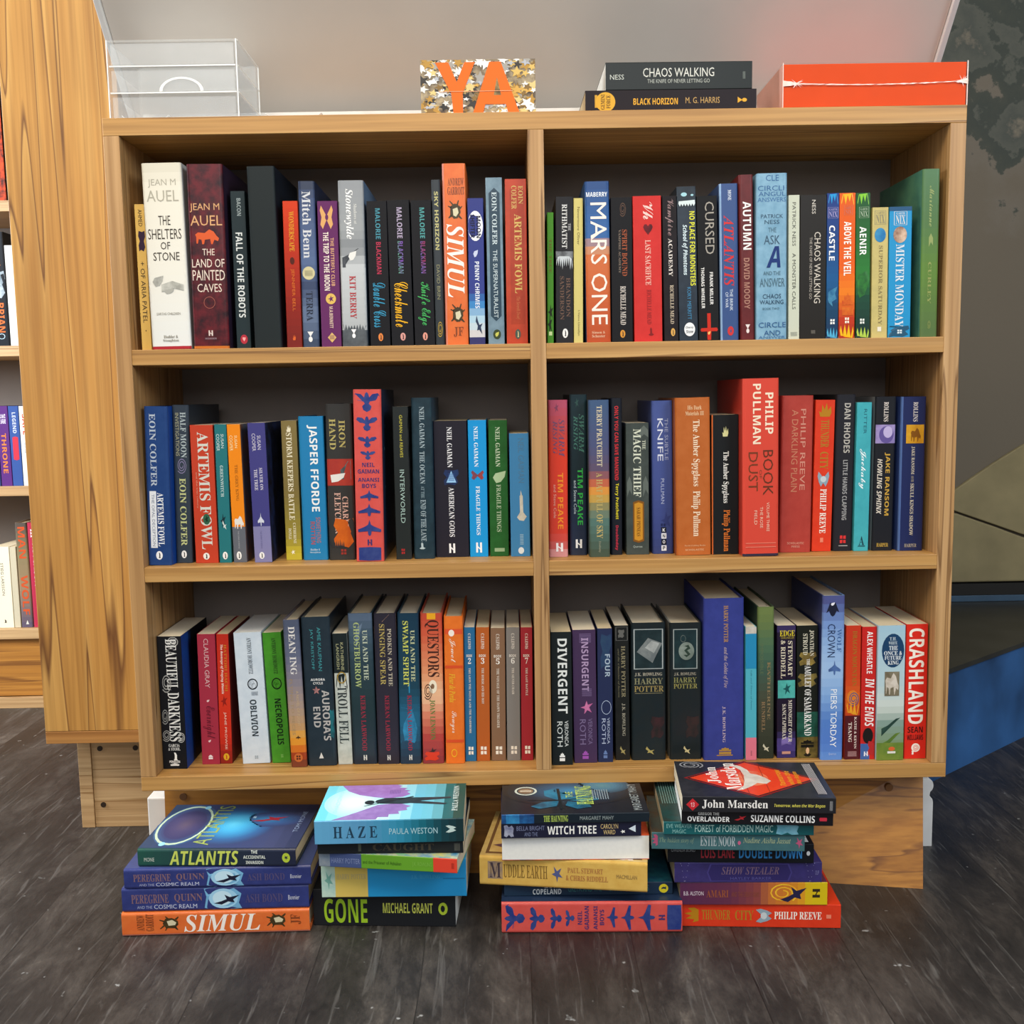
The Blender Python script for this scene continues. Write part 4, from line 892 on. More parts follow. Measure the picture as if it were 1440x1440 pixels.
ROW2L = [
 ('h', (197.7, 236, 572, 208, 240, 795), ('24467f/2a4c84', [('B', 'EOIN COLFER', 4.5, 50, 22, 48, 'b6c2d0'), ('rect', 53, 89, 14, 42, 'e2e6ec'), ('N', 'THE OPAL DECEPTION', 55, 88, 22, 34, '6a7890'), ('B', 'ARTEMIS FOWL', 54, 88, 46, 72, 'eef2f6')] + OVAL(91, 96.5, 34, 62, 'eef0f2'), {'front': '1c50a8', 'rec': 0.018}), 'royal blue hardback with a white title strip first on the middle shelf'),
 ('h', (239, 263, 570, 244.6, 270.6, 792), ('3b4551', [('B', 'HALF MOON', 4.5, 33, 48, 82, 'b4c0c2'), ('N', 'INVESTIGATIONS', 5, 32, 18, 40, 'aaa88c'), ('swirl', 33, 43, 20, 80, '8a84a4'), ('B', 'EOIN COLFER', 46, 89, 34, 72, 'c9cd92')] + OVAL(92, 97, 34, 66, 'eeeeec'), {'front': '2c3640'}), 'dark grey blue hardback with pale green lettering beside the royal blue one'),
 ('p', (266, 299, 598, 276, 307, 792), ('c74a30', [('B', 'ARTEMIS FOWL', 5, 90, 30, 78, 'd8d8ce'), ('disc', 64, 72, 40, 72, '3a6a50'), ('sprig', 65, 71, 46, 66, '1c3a2c'), ('N', 'and the lost colony', 34, 60, 16, 24, 'e0a890')] + OVAL(92.5, 97.5, 34, 62, 'f0ece6'), {'gloss': 1}), 'red paperback with big metallic lettering'),
 ('p', (301, 317.5, 597, 309, 326, 791.5), ('2b7b81', [('N', 'SUSAN', 7, 17, 52, 76, 'd4e4e2'), ('N', 'COOPER', 7, 19, 14, 40, 'd4e4e2'), ('B', 'GREENWITCH', 29.5, 52, 34, 60, 'c8dcda'), ('sprig', 64, 75, 20, 66, '12343c'), ('runner', 69, 76, 36, 70, 'd0dcd8')] + OVAL(92, 97.6, 28, 70, 'f0f0ee'), {}), 'narrow teal paperback beside the red paperback with metallic lettering'),
 ('p', (318.5, 337, 597, 329, 347.5, 791), ('f09119', [('N', 'SUSAN', 8, 17, 54, 74, 'f8e4b0'), ('N', 'COOPER', 8, 19, 16, 40, 'f8e4b0'), ('B', 'THE GREY KING', 29, 55, 44, 66, 'b06c18'), ('rect', 74, 100, 0, 100, '6c7079'), ('horses', 66, 75.5, 20, 92, 'e8e4dc'), ('N', 'THE DARK IS RISING', 77, 90, 42, 52, 'b0b4b8')] + OVAL(92, 98, 24, 62, 'f0f0ee'), {'front': '5a6270/86604c'}), 'orange paperback with a grey foot and white horses'),
 ('p', (348, 371.5, 595, 358, 383.5, 791), ('4a4888', [('N', 'SUSAN', 9, 19, 52, 72, 'd8d4e4'), ('N', 'COOPER', 7.5, 20, 22, 42, 'd8d4e4'), ('B', 'SILVER ON', 32, 48, 54, 72, 'd8d4e4'), ('B', 'THE TREE', 33, 48, 24, 42, 'd8d4e4'), ('fly', 64, 74, 30, 66, 'd4d8e4'), ('rect', 74, 100, 0, 100, '8a88b2'), ('N', 'THE DARK IS RISING', 77, 90, 40, 50, '5a5888')] + OVAL(92.5, 97.5, 28, 58, 'f0f0f0'), {'front': '1a1a26/26345c'}), 'indigo paperback with a lilac foot and a white bird'),
 ('p', (394, 417.3, 592, 403.5, 424, 787.7), ('8b7d48', [('flame', 3, 8, 34, 62, 'ece4c8'), ('B', 'STORM KEEPERS BATTLE', 8.5, 71, 30, 66, 'ece4c8'), ('B', 'CATHERINE', 73, 88, 52, 70, 'ece4c8'), ('B', 'DOYLE', 77, 85, 22, 40, 'ece4c8'), ('sprig', 92.5, 96, 30, 60, 'f0ecd8')], {'grad': [(0, '8a7a4c'), (.5, '847444'), (.85, 'a0923c'), (.95, 'c8b83c'), (1, 'c4b440')], 'gloss': 1}), 'mustard brown paperback with cream lettering standing after the gap'),
 ('h', (418, 454.5, 585.6, 427, 461.6, 787.7), ('2b87b9', [('S', 'JASPER FFORDE', 6, 66, 34, 74, 'f2f4f2'), ('S', 'SOMETHING', 70, 88, 56, 74, 'a87880'), ('S', 'ROTTEN', 73, 89, 34, 52, 'b06068'), ('B', 'Hodder &', 92, 93.4, 30, 68, 'c8dce8', 'h'), ('B', 'Stoughton', 94, 95.4, 28, 70, 'c8dce8', 'h')], {'front': '2a7098', 'd': 0.14}), 'bright blue hardback with bold white lettering'),
 ('h', (456, 494.5, 568, 464, 499.4, 787.7), ('3e3d3b', [('rect', 35, 52, 0, 100, 'b34435/a83c34'), ('hill', 36, 48, 52, 92, '50585a/8a9290'), ('leaf', 44, 50, 0, 70, 'e4e2dc'), ('B', 'IRON', 10.5, 28, 50, 74, 'bcb070'), ('B', 'HAND', 9.5, 29, 14, 38, 'bcb070'), ('blend', 52, 78, 0, 100, [(0, '7c3c3c'), (.5, 'c07068'), (1, '9a5048')]), ('B', 'CHARLIE', 59, 82, 56, 78, 'd8b0a0'), ('B', 'FLETCHER', 56.5, 83, 26, 50, 'd8b0a0'), ('blob', 73, 92, 20, 100, 'd4701f/c46020'), ('trees', 86, 92, 0, 60, '3a3a3c'), ('quad', 93, 96.5, 46, 66, '9a3c34')], {'front': '303030'}), 'dark hardback with gold lettering over a red and orange scene'),
 ('h', (495.5, 536, 548, 501.7, 540, 789.8), ANANSI, 'tall coral hardback patterned with dark blue birds, standing on the middle shelf'),
 ('p', (550.5, 573.5, 572, 558.5, 577.5, 786.7), ('2b302f', [('N', 'GAIMAN and REAVES', 5.5, 33, 44, 64, 'cbc34f'), ('N', 'INTERWORLD', 41, 76, 38, 68, 'acc4bc'), ('quad', 93, 96.5, 36, 58, 'b03434')], {'front': '8a8a8a/20262c', 'gloss': 1}), 'thin black paperback with a yellow and grey title leaning beside the coral hardback'),
 ('h', (577, 608, 559.6, 583.5, 611, 786), ('2c444f/243842', [('B', 'NEIL GAIMAN', 5.5, 31, 38, 62, 'a8b8be'), ('B', 'THE OCEAN', 33, 53, 36, 60, 'a8b8be'), ('B', 'AT THE', 54.5, 62, 40, 56, '8ca0a8'), ('B', 'END OF THE LANE', 63, 89, 36, 62, 'a8b8be'), ('candle', 89.5, 94, 26, 56, 'b8c8cc')], {'front': '32546a', 'd': 0.145}), 'dark sea blue hardback with a long faint title'),
 ('p', (608.5, 656, 592, 613.5, 659.6, 783.5), ('282531', [('B', 'NEIL GAIMAN', 4.5, 34, 40, 55, 'e8e8ea'), ('blob', 35.5, 47, 28, 74, '27406e/2a3050'), ('tri', 36.5, 45, 36, 66, '9cc8ec'), ('lines', 38.5, 44, 42, 60, '3a5c9a'), ('B', 'AMERICAN GODS', 48.5, 85, 42, 58, 'e8e8ea'), ('hmark', 90, 97, 40, 58, 'f2f2f2')], {}), 'wide black paperback with a glowing blue pyramid'),
 ('p', (656.8, 684, 591, 662, 686, 783), ('1c9bd9', [('B', 'NEIL GAIMAN', 4.5, 34, 32, 54, 'eef4f6'), ('butterfly', 36.5, 43.5, 14, 84, 'a04848/50506c'), ('B', 'FRAGILE THINGS', 48, 84, 38, 60, 'eef4f6'), ('hmark', 89.5, 97, 34, 66, 'f4f4f4')], {}), 'bright cyan paperback with a red butterfly'),
 ('p', (686.5, 713, 591, 689.6, 715.6, 781.5), ('2b6a31/266028', [('B', 'NEIL GAIMAN', 5, 34, 36, 60, 'c8d8bc'), ('leaf', 37, 46, 20, 90, 'b4cca4'), ('B', 'FRAGILE THINGS', 47, 82, 38, 62, 'b4c8a8'), ('rect', 94, 96.6, 24, 78, '9cb890')], {}), 'dark green paperback with a pale leaf'),
 ('p', (716, 743, 609.6, 718.6, 746, 782.5), ('4a8fc1', [('N', 'NEIL GAIMAN', 4, 40, 44, 74, '5a86a8'), ('candle', 46, 71, 34, 84, 'e0ddd0/c8c6b8'), ('lines', 82, 91, 48, 66, 'a8cce0'), ('disc', 92.5, 98, 38, 68, 'e4eef2')], {}), 'short light blue paperback with a white candle touching the divider'),
]

ROW2R = [
 ('h', (771, 797.5, 562.7, 771.5, 799.4, 783.5), ('dd4a34', [('sprig', 2, 8, 30, 55, '8a4a64'), ('J', 'SWARM', 12, 36, 54, 84, '7c5470'), ('J', 'RISING', 13, 34, 24, 48, '7c5470'), ('S', 'TIM PEAKE', 46, 82, 48, 76, 'ef9432'), ('N', 'and Steve Cole', 53.5, 75, 26, 40, 'e8b0a0'), ('hmark', 91, 96.5, 38, 74, 'f2eeee')], {'grad': [(0, 'b85a74'), (.2, 'c4504c'), (.32, 'dc4630'), (.85, 'd84a38'), (.93, 'cc6864'), (1, 'd8a8a8')]}), 'red and pink hardback with orange lettering touching the divider'),
 ('h', (800, 825.5, 555, 802, 825.5, 781), ('20323a', [('sprig', 2, 8, 30, 55, '3a5a54'), ('J', 'SWARM', 12, 36, 54, 84, '4c7c70'), ('J', 'RISING', 13, 34, 24, 48, '4c7c70'), ('S', 'TIM PEAKE', 45.5, 81, 46, 76, '3cb452'), ('N', 'and Steve Cole', 53, 74, 24, 40, 'b8c8cc'), ('hmark', 90, 95.5, 34, 70, 'eef0f0')], {'grad': [(0, '243a40'), (.5, '1c2e34'), (.8, '28344a'), (1, '30384c')]}), 'very dark hardback with bright green lettering'),
 ('h', (826.5, 856.6, 562.7, 829.5, 857.6, 783.5), ('5a6a70', [('B', 'TERRY PRATCHETT', 3.5, 42, 40, 66, 'd6ccb0'), ('B', 'A HAT FULL OF SKY', 46, 88, 36, 66, 'c4b274'), ('N', 'Doubleday', 90, 97, 44, 56, 'a8a890')], {'grad': [(0, '4a6486'), (.3, '565c80'), (.45, '6a5a70'), (.54, 'd07048'), (.6, 'e4b04c'), (.65, 'a0925c'), (.75, '5f8078'), (1, '4c5848')], 'front': '3c5a86'}), 'hardback with a sunset glow across its blue and green spine'),
 ('h', (858, 875, 560, 860, 875, 780.5), ('20242d', [('S', 'ONLY YOU CAN SAVE MANKIND', 5, 52, 34, 68, 'd63a40'), ('S', 'Terry Pratchett', 54, 77, 34, 70, 'e2d430'), ('S', 'Doubleday', 81, 97, 34, 66, 'c83a50')], {'d': 0.145, 'front': '2a3a60'}), 'thin black hardback with red and yellow lettering'),
 ('p', (879.5, 912.5, 595, 881.5, 912.5, 780), ('4d5551/434b48', [('wave', 2, 12, 60, 98, '6a726c'), ('wave', 40, 56, 4, 26, '6a726c'), ('wave', 40, 56, 74, 98, '6a726c'), ('B', 'THE', 13, 20, 72, 86, 'd0d4c0'), ('B', 'MAGIC THIEF', 4.5, 56, 32, 66, 'dadecb'), ('lozenge', 58.5, 91, 30, 78, '8a5c20'), ('lozenge', 60, 89.5, 36, 72, 'cc9432'), ('B', 'SARAH PRINEAS', 64, 86, 46, 62, '6a4414'), ('N', 'Quercus', 93, 95, 30, 70, 'b8c4bc', 'h')], {'gloss': 1}), 'short grey green paperback with a gold plaque'),
 ('h', (915.5, 946.3, 563.7, 918.5, 947.3, 779), ('4b5a94', [('N', 'THE SUBTLE', 11.5, 38.5, 62, 78, 'aab2d2'), ('N', 'KNIFE', 11.5, 39, 28, 54, 'dce0ec'), ('N', 'PULLMAN', 50.5, 67, 42, 58, 'b4bcd8'), ('sprig', 72, 84, 40, 92, '3a447c'), ('quad', 80, 84, 40, 62, '28305c'), ('rect', 82.5, 86, 42, 66, '1e2230'), ('rect', 86.4, 90, 42, 66, 'e8eaf0'), ('rect', 94.4, 98, 42, 66, 'e8eaf0'), ('rect', 90.4, 94, 42, 66, '1e2230'), ('S', 'K', 83.2, 85.4, 48, 60, 'e8eaf0', 'h'), ('S', 'N', 87.1, 89.3, 48, 60, '1e2230', 'h'), ('S', 'O', 91, 93.2, 48, 60, 'e8eaf0', 'h'), ('S', 'P', 95, 97.2, 48, 60, '1e2230', 'h')], {'grad': [(0, '53629c'), (.6, '4a5892'), (.8, '44508a'), (1, '3c4878')], 'front': '39487c'}), 'lavender blue hardback with a ladder of small squares at its foot'),
 ('h', (948, 998.5, 559.6, 951, 999.6, 781), ('bf7039/b8682f', [('B', 'His Dark', 5, 7.6, 36, 76, 'e8c8a0', 'h'), ('B', 'Materials III', 8.6, 11.2, 30, 82, 'e8c8a0', 'h'), ('B', 'The Amber Spyglass', 14, 56, 46, 70, 'f1dec2'), ('B', 'Philip Pullman', 59, 88, 44, 70, 'f1dec2'), ('B', 'David Fickling Books', 93.4, 94.6, 24, 84, 'dcb088', 'h'), ('S', 'SCHOLASTIC', 96, 97.2, 26, 80, 'dcb088', 'h')], {'front': 'a85f2c'}), 'wide amber brown hardback with cream lettering'),
 ('p', (1001, 1039.6, 583.5, 1001.4, 1039.8, 779.5), ('15191b', [('rect', 0, 100, 0, 5, 'c86a30'), ('flame', 8, 15.5, 40, 62, 'd8d8a0'), ('B', 'The Amber Spyglass', 26, 63, 38, 64, 'eef0ea'), ('B', 'Philip Pullman', 68, 98, 38, 68, 'df8032')], {}), 'wide black paperback with white and orange lettering beside the amber brown hardback'),
 ('h', (1041.5, 1097, 532.5, 1045, 1093, 779), ('d6503f', [('S', 'PHILIP', 8, 31, 62, 84, 'f1e0c8'), ('S', 'PULLMAN', 3, 36.5, 28, 50, 'f1e0c8'), ('N', 'BOOK', 40, 65.5, 56, 84, '6c3a26'), ('N', 'OF', 51, 56, 46, 53, '8a4a30'), ('N', 'DUST', 41, 63, 16, 42, '7a4228'), ('N', 'VOLUME THREE', 69.5, 86, 66, 74, 'f0c4ac'), ('N', 'THE ROSE', 72, 84, 48, 56, 'f0c4ac'), ('N', 'FIELD', 74, 82, 32, 40, 'f0c4ac'), ('rect', 92.4, 92.8, 8, 92, 'e88a74'), ('rect', 94.6, 95, 8, 92, 'e88a74'), ('rect', 98.6, 100, 0, 100, '3c3448')], {'rec': 0.008, 'd': 0.175, 'back': 'c84638', 'front': 'b8505c'}), 'largest bright red hardback, rising above its row'),
 ('h', (1099.5, 1145.2, 556.5, 1096.5, 1139.5, 777), ('b54a40/ae443a', [('N', 'PHILIP REEVE', 8.5, 60, 60, 76, 'd29684'), ('N', 'A DARKLING PLAIN', 9, 61, 32, 52, 'c8866a'), ('S', 'SCHOLASTIC', 93.4, 94.8, 24, 78, 'd29684', 'h'), ('S', 'PRESS', 95.6, 97, 38, 64, 'd29684', 'h')], {}), 'wide brick red hardback with faint lettering after the largest red hardback'),
 ('p', (1147.5, 1174.5, 562.7, 1141, 1168.5, 775.5), THUNDER, 'scarlet paperback with white author lettering standing on the middle shelf'),
 ('h', (1176.4, 1204.4, 555, 1171, 1197.6, 775), ('26262d', [('S', 'DAN RHODES', 5.5, 37, 42, 74, 'bab6ae'), ('S', 'LITTLE HANDS CLAPPING', 41.5, 80, 42, 66, 'a6a6a6'), ('quad', 90, 95, 36, 66, 'd63a3a'), ('rect', 96.4, 96.9, 30, 76, 'b0b0b0')], {'d': 0.15, 'gloss': 0}), 'black hardback with a tiny red mark at its foot beside the scarlet paperback'),
 ('p', (1205.4, 1226.5, 566, 1200, 1220.5, 775), ('4cb1ba/46a8b2', [('N', 'RITTER', 4.5, 21, 48, 68, '2d6c7a'), ('C', 'Jackaby', 31, 58, 24, 70, 'eefafa'), ('B', 'A', 90, 96, 36, 72, '1e4654', 'h'), ('rect', 96.4, 97, 30, 78, '1e4654')], {}), 'turquoise paperback with a white handwritten title'),
 ('h', (1232.5, 1260.5, 558, 1225, 1255.5, 774.5), ('23252b', [('B', 'ROLLINS', 3.5, 16, 40, 62, 'e2dad2'), ('rect', 18, 30, 4, 100, 'ab9cca/8e80b4'), ('disc', 19, 30, 20, 90, '6a5c9a'), ('disc', 19, 26.5, 40, 84, 'c0b4da'), ('S', 'JAKE RANSOM', 36, 77, 50, 76, 'caa449'), ('P', 'HOWLING SPHINX', 40, 76, 16, 40, 'dad2c4'), ('B', 'HARPER', 95, 97.4, 22, 78, 'c8a850', 'h')], {'back': '8a8c90', 'd': 0.15}), 'black hardback with a lavender band and gold lettering'),
 ('h', (1268, 1303.5, 558, 1262, 1297.4, 774.5), ('27315f', [('rect', 0, 100, 0, 8, '5a74a8'), ('B', 'ROLLINS', 3.5, 16, 48, 66, 'dcd6d2'), ('rect', 18, 30, 22, 92, 'd8a832/c89020'), ('horses', 20, 29, 40, 80, '8a5a18'), ('B', 'JAKE RANSOM', 32, 50, 44, 58, 'd4ccb8'), ('B', 'AND THE', 51, 55, 46, 56, 'b0a898'), ('B', 'SKULL KINGS SHADOW', 56, 90, 44, 58, 'd4ccb8'), ('B', 'HARPER', 95.4, 97.6, 26, 74, 'b0a898', 'h')], {'back': '3a4e88', 'd': 0.15}), 'navy hardback with a golden yellow band by the side panel'),
]

ROW3L = [
 ('p', (215.4, 250.4, 895.4, 226.5, 258.7, 1081.5), ('15171d', [('swirl', 0, 8, 40, 90, 'b8b8b4'), ('B', 'BEAUTIFUL', 2, 40, 34, 80, 'e2e2de'), ('B', 'DARKNESS', 42, 79, 34, 82, 'e2e2de'), ('swirl', 28, 42, 10, 52, 'a8a8a4'), ('swirl', 54, 66, 4, 34, '9c9c98'), ('swirl', 70, 79, 2, 40, 'a8a8a4'), ('swirl', 72, 80, 66, 98, 'c8c8c4'), ('B', 'GARCIA', 81, 83.2, 28, 74, 'e0e0dc', 'h'), ('B', '& STOHL', 83.8, 86, 26, 76, 'e0e0dc', 'h'), ('bird', 87.5, 93.5, 42, 64, 'eeeeea'), ('S', 'PENGUIN', 93.6, 95.4, 28, 72, 'eeeeea', 'h'), ('castle', 95.6, 97.6, 32, 68, 'eeeeea')], {'front': '0f1116', 'cover': [('rect', 0, 100, 0, 26, '1d4f9c/25468c'), ('rect', 0, 100, 26, 34, '14305c/0f1a30')], 'd': 0.131}),
  'thick black paperback with ornate white lettering and a blue edge'),
 ('p', (276, 302.3, 892, 285, 309, 1075), ('a83549', [('N', 'CLAUDIA GRAY', 3.5, 41, 36, 62, 'd8b4b4'), ('leaf', 50, 52, 40, 56, 'e8c8c8'), ('C', 'Evernight', 55, 80, 14, 84, '701c30'), ('leaf', 81, 83, 40, 56, 'e8c8c8'), ('castle', 92.5, 96, 38, 62, 'f0e4e4')], {}), 'crimson paperback with a dark script title'),
 ('p', (303.3, 321, 892, 310.4, 326.5, 1074), ('c9331f', [('B', 'HATTORI HACHI', 8, 44, 60, 82, 'c8842c'), ('P', 'The Revenge of Praying Mantis', 8, 46, 26, 52, 'eed8cc'), ('sprig', 47, 56, 20, 76, '9a2418'), ('N', 'JANE PROWSE', 60, 89, 40, 64, 'ecc8b8'), ('disc', 92, 97.5, 28, 76, 'dcac2c'), ('bird', 93.4, 96.4, 42, 62, 'b8381c')], {'front': '6a1c18', 'grad': [(0, 'c0301f'), (.5, 'd43c20'), (.8, 'cc341f'), (.92, 'a02a1c'), (1, '8c281c')]}), 'slim vermilion paperback with a yellow disc, beside the crimson one'),
 ('p', (327.5, 367, 890, 342, 379.6, 1074), ('d8e2ea/ccd8e2', [('B', 'ANTHONY HOROWITZ', 4, 31.5, 46, 62, '4c545c'), ('ring', 35, 43.5, 38, 76, '2c3238'), ('thinring', 36.5, 40, 46, 62, '2c3238'), ('thinring', 38.5, 42.5, 52, 68, '2c3238'), ('thinring', 38, 42, 44, 58, '2c3238'), ('lines', 45, 48, 50, 74, '8a949c'), ('S', 'OBLIVION', 51, 79, 42, 66, '3c464c'), ('quad', 94, 96.5, 46, 58, 'a4b0b8')], {'gloss': 1, 'white_pages': 1}), 'wide icy white paperback with grey lettering'),
 ('p', (368, 394, 890, 383, 409.3, 1073), ('519c30/488e2c', [('B', 'ANTHONY HOROWITZ', 4, 31.5, 46, 68, '284020'), ('ring', 34.5, 43.5, 30, 84, '16240f'), ('thinring', 36.5, 40, 44, 66, '16240f'), ('thinring', 38.5, 42.5, 50, 72, '16240f'), ('thinring', 38, 42, 38, 58, '16240f'), ('S', 'NECROPOLIS', 50.5, 86, 38, 72, '182a12'), ('quad', 93.5, 96, 50, 62, '84bc68')], {'gloss': 1}), 'lime green paperback with black lettering'),
 ('h', (396.5, 420, 872, 410, 431.7, 1079), ('7a7480', [('B', 'DEAN ING', 4.5, 37, 32, 72, 'e2deda'), ('N', 'FLYING TO PIECES', 40, 78, 22, 40, 'a8906c'), ('N', 'A NOVEL OF FLIGHT', 48, 72, 58, 74, 'c8b08c'), ('fly', 78, 81, 40, 70, '4a3420'), ('disc', 90.5, 96.5, 22, 76, 'c8703a'), ('quad', 92, 95, 36, 62, '5a3020')], {'grad': [(0, '565f74'), (.25, '6a7086'), (.42, '8c8690'), (.6, 'ae9888'), (.72, 'c09a70'), (.8, 'e4a63c'), (.87, 'd87c2c'), (.92, 'a84824'), (1, '6c4434')], 'front': '2c2c34'}), 'hardback whose spine shades from grey sky to orange sunset'),
 ('h', (422, 463.5, 868, 434, 473.3, 1077), ('2d3b45/283640', [('N', 'AMIE KAUFMAN', 7, 36, 54, 66, '4c9ca2'), ('N', 'JAY KRISTOFF', 8, 35, 28, 40, '4c9ca2'), ('S', 'AURORA', 41, 42.6, 24, 74, 'e4e4e2', 'h'), ('S', 'CYCLE', 43.4, 45, 32, 66, 'e4e4e2', 'h'), ('star', 46, 52, 28, 56, 'c88c84/5a5460'), ('S', "AURORA'S", 49, 83, 60, 86, 'bab6b2'), ('S', 'END', 60, 74, 28, 52, 'bab6b2'), ('blob', 62, 82, 84, 99, '2c7c84/24545c'), ('tri', 91, 95, 40, 56, 'd8d8d4')], {'front': '24303a'}), 'thick slate hardback with pale silver lettering and teal authors'),
 ('p', (467, 487.3, 891, 476, 496, 1075), ('cdd1c9/b4bab2', [('rect', 0, 30, 0, 100, '222c2e'), ('drip', 30, 44, 0, 100, '222c2e'), ('N', 'KATHERINE', 7, 28, 52, 72, 'b4b48c'), ('N', 'LANGRISH', 8, 27, 22, 42, 'b4b48c'), ('ring', 29, 38, 20, 84, 'a88c40'), ('B', 'TROLL FELL', 40, 84, 18, 84, '3a4242')], {'gloss': 1}), 'paperback with a black head and mossy white lower spine'),
 ('h', (488, 523, 862.7, 497.5, 530.4, 1074.6), ('2f4149/2a3a42', [('hill', 0, 22, 30, 100, '7c8ca0/5c7086'), ('B', 'UKI AND THE', 11, 44, 58, 78, 'c2cab4'), ('B', 'GHOSTBURROW', 6, 49, 22, 46, 'b2c082'), ('B', 'KIERAN LARWOOD', 54, 91, 40, 60, '9c3446'), ('hmark', 95 - 1, 97.4, 44, 58, 'dadcd8')], {'d': 0.15, 'grad': [(0, '64748a'), (.12, '4c6070'), (.3, '364a54'), (.6, '2a3e42'), (1, '2c3644')]}), 'dark green grey hardback with a ghostly pale head, red author name'),
 ('h', (524, 557, 862.7, 532.5, 561.7, 1074.6), ('34313d', [('hill', 0, 17, 0, 100, 'd8b292/b48c78'), ('B', 'PODKIN AND THE', 10, 48, 60, 78, 'c2b8a4'), ('B', 'SINGING SPEAR', 7, 47, 24, 48, 'b6a464'), ('B', 'KIERAN LARWOOD', 54, 91, 40, 60, '9c3446'), ('hmark', 94, 97.4, 44, 58, 'dadcd8')], {'d': 0.15}), 'dark plum hardback with a peach coloured head'),
 ('h', (558, 588.7, 862.7, 563.3, 592, 1074.4), ('24485b', [('wave', 46, 56, 0, 100, '3c9cc4/3484ac'), ('blob', 62, 86, 0, 100, '3c94bc/2c6c8c'), ('B', 'UKI AND THE', 11, 45, 60, 80, 'c4c8a0'), ('B', 'SWAMP SPIRIT', 5, 48, 24, 50, 'ccce68'), ('B', 'KIERAN LARWOOD', 54, 91, 40, 60, 'a03448'), ('hmark', 94, 97.4, 44, 58, 'dadcd8')], {'d': 0.15, 'grad': [(0, '1f3f54'), (.5, '244a5c'), (.7, '2a6a88'), (.9, '28465c'), (1, '2a3c50')]}), 'blue teal hardback with a splash of bright water'),
 ('h', (590.3, 621.7, 862.7, 595, 624.4, 1074), ('c8604a', [('rect', 0, 4, 30, 70, 'ecae2c'), ('B', 'QUESTORS', 4.5, 42, 20, 84, '4c2c24'), ('disc', 44, 53, 34, 72, 'f0e4cc'), ('disc', 46.5, 50, 44, 60, '8a6a50'), ('swirl', 46, 57, 10, 50, '4c2c24'), ('B', 'JOAN LENNON', 57, 84, 36, 62, '648646'), ('sprig', 89, 95, 28, 66, '3c3030'), ('blob', 92, 98, 10, 80, 'd8442c')], {'grad': [(0, 'c4503c'), (.15, 'd06448'), (.4, 'e09a70'), (.55, 'ecc09a'), (.68, 'd88468'), (.82, 'b84c44'), (1, '8c3c44')]}), 'coral and cream hardback with bold brown lettering'),
 ('h', (624, 650.5, 867, 627, 654, 1074), ('e77d30/e07428', [('rect', 8.5, 12, 4, 96, 'dc5a34'), ('disc', 9, 13.5, 24, 54, 'f4e8dc'), ('C', 'Jewel', 15, 31, 26, 60, 'f2dcc8'), ('rect', 33, 35, 4, 96, 'd8562c'), ('J', 'Fleur de Perdu', 38.5, 58, 24, 56, 'ecb838'), ('C', 'Sawyer', 64, 79, 24, 60, 'f2d8c4'), ('rect', 83.5, 85.5, 4, 96, 'd8562c'), ('ring', 90, 95.5, 30, 60, 'f0c030')], {'front': 'd06c24', 'gloss': 0}), 'orange hardback with pink bands beside a row of five slim volumes'),
 ('p', (652, 667.5, 882.5, 654.5, 670, 1068), NARNIA('30709a', '2', 'THE LION THE WITCH AND THE WARDROBE', 79, ''), 'slim blue volume with a white numeral, first of the matching set of five'),
 ('p', (669, 688, 882.5, 671, 689, 1068), NARNIA('b9642b', '3', 'THE HORSE AND HIS BOY', 57, ''), 'slim copper orange volume of the matching numbered set'),
 ('p', (689.5, 710, 883.5, 691.5, 711.5, 1068), NARNIA('8b6b52', '5', 'THE VOYAGE OF THE DAWN TREADER', 75, ''), 'slim brown volume of the matching numbered set'),
 ('p', (711.5, 730.4, 882.5, 713.4, 732, 1068), NARNIA('8c8782', '6', 'THE SILVER CHAIR', 50, ''), 'slim grey volume of the matching numbered set'),
 ('p', (731.8, 748.5, 882.5, 733.6, 750, 1068), NARNIA('a93139', '7', 'THE LAST BATTLE', 51, ''), 'slim dark red volume of the matching numbered set, against the divider'),
]

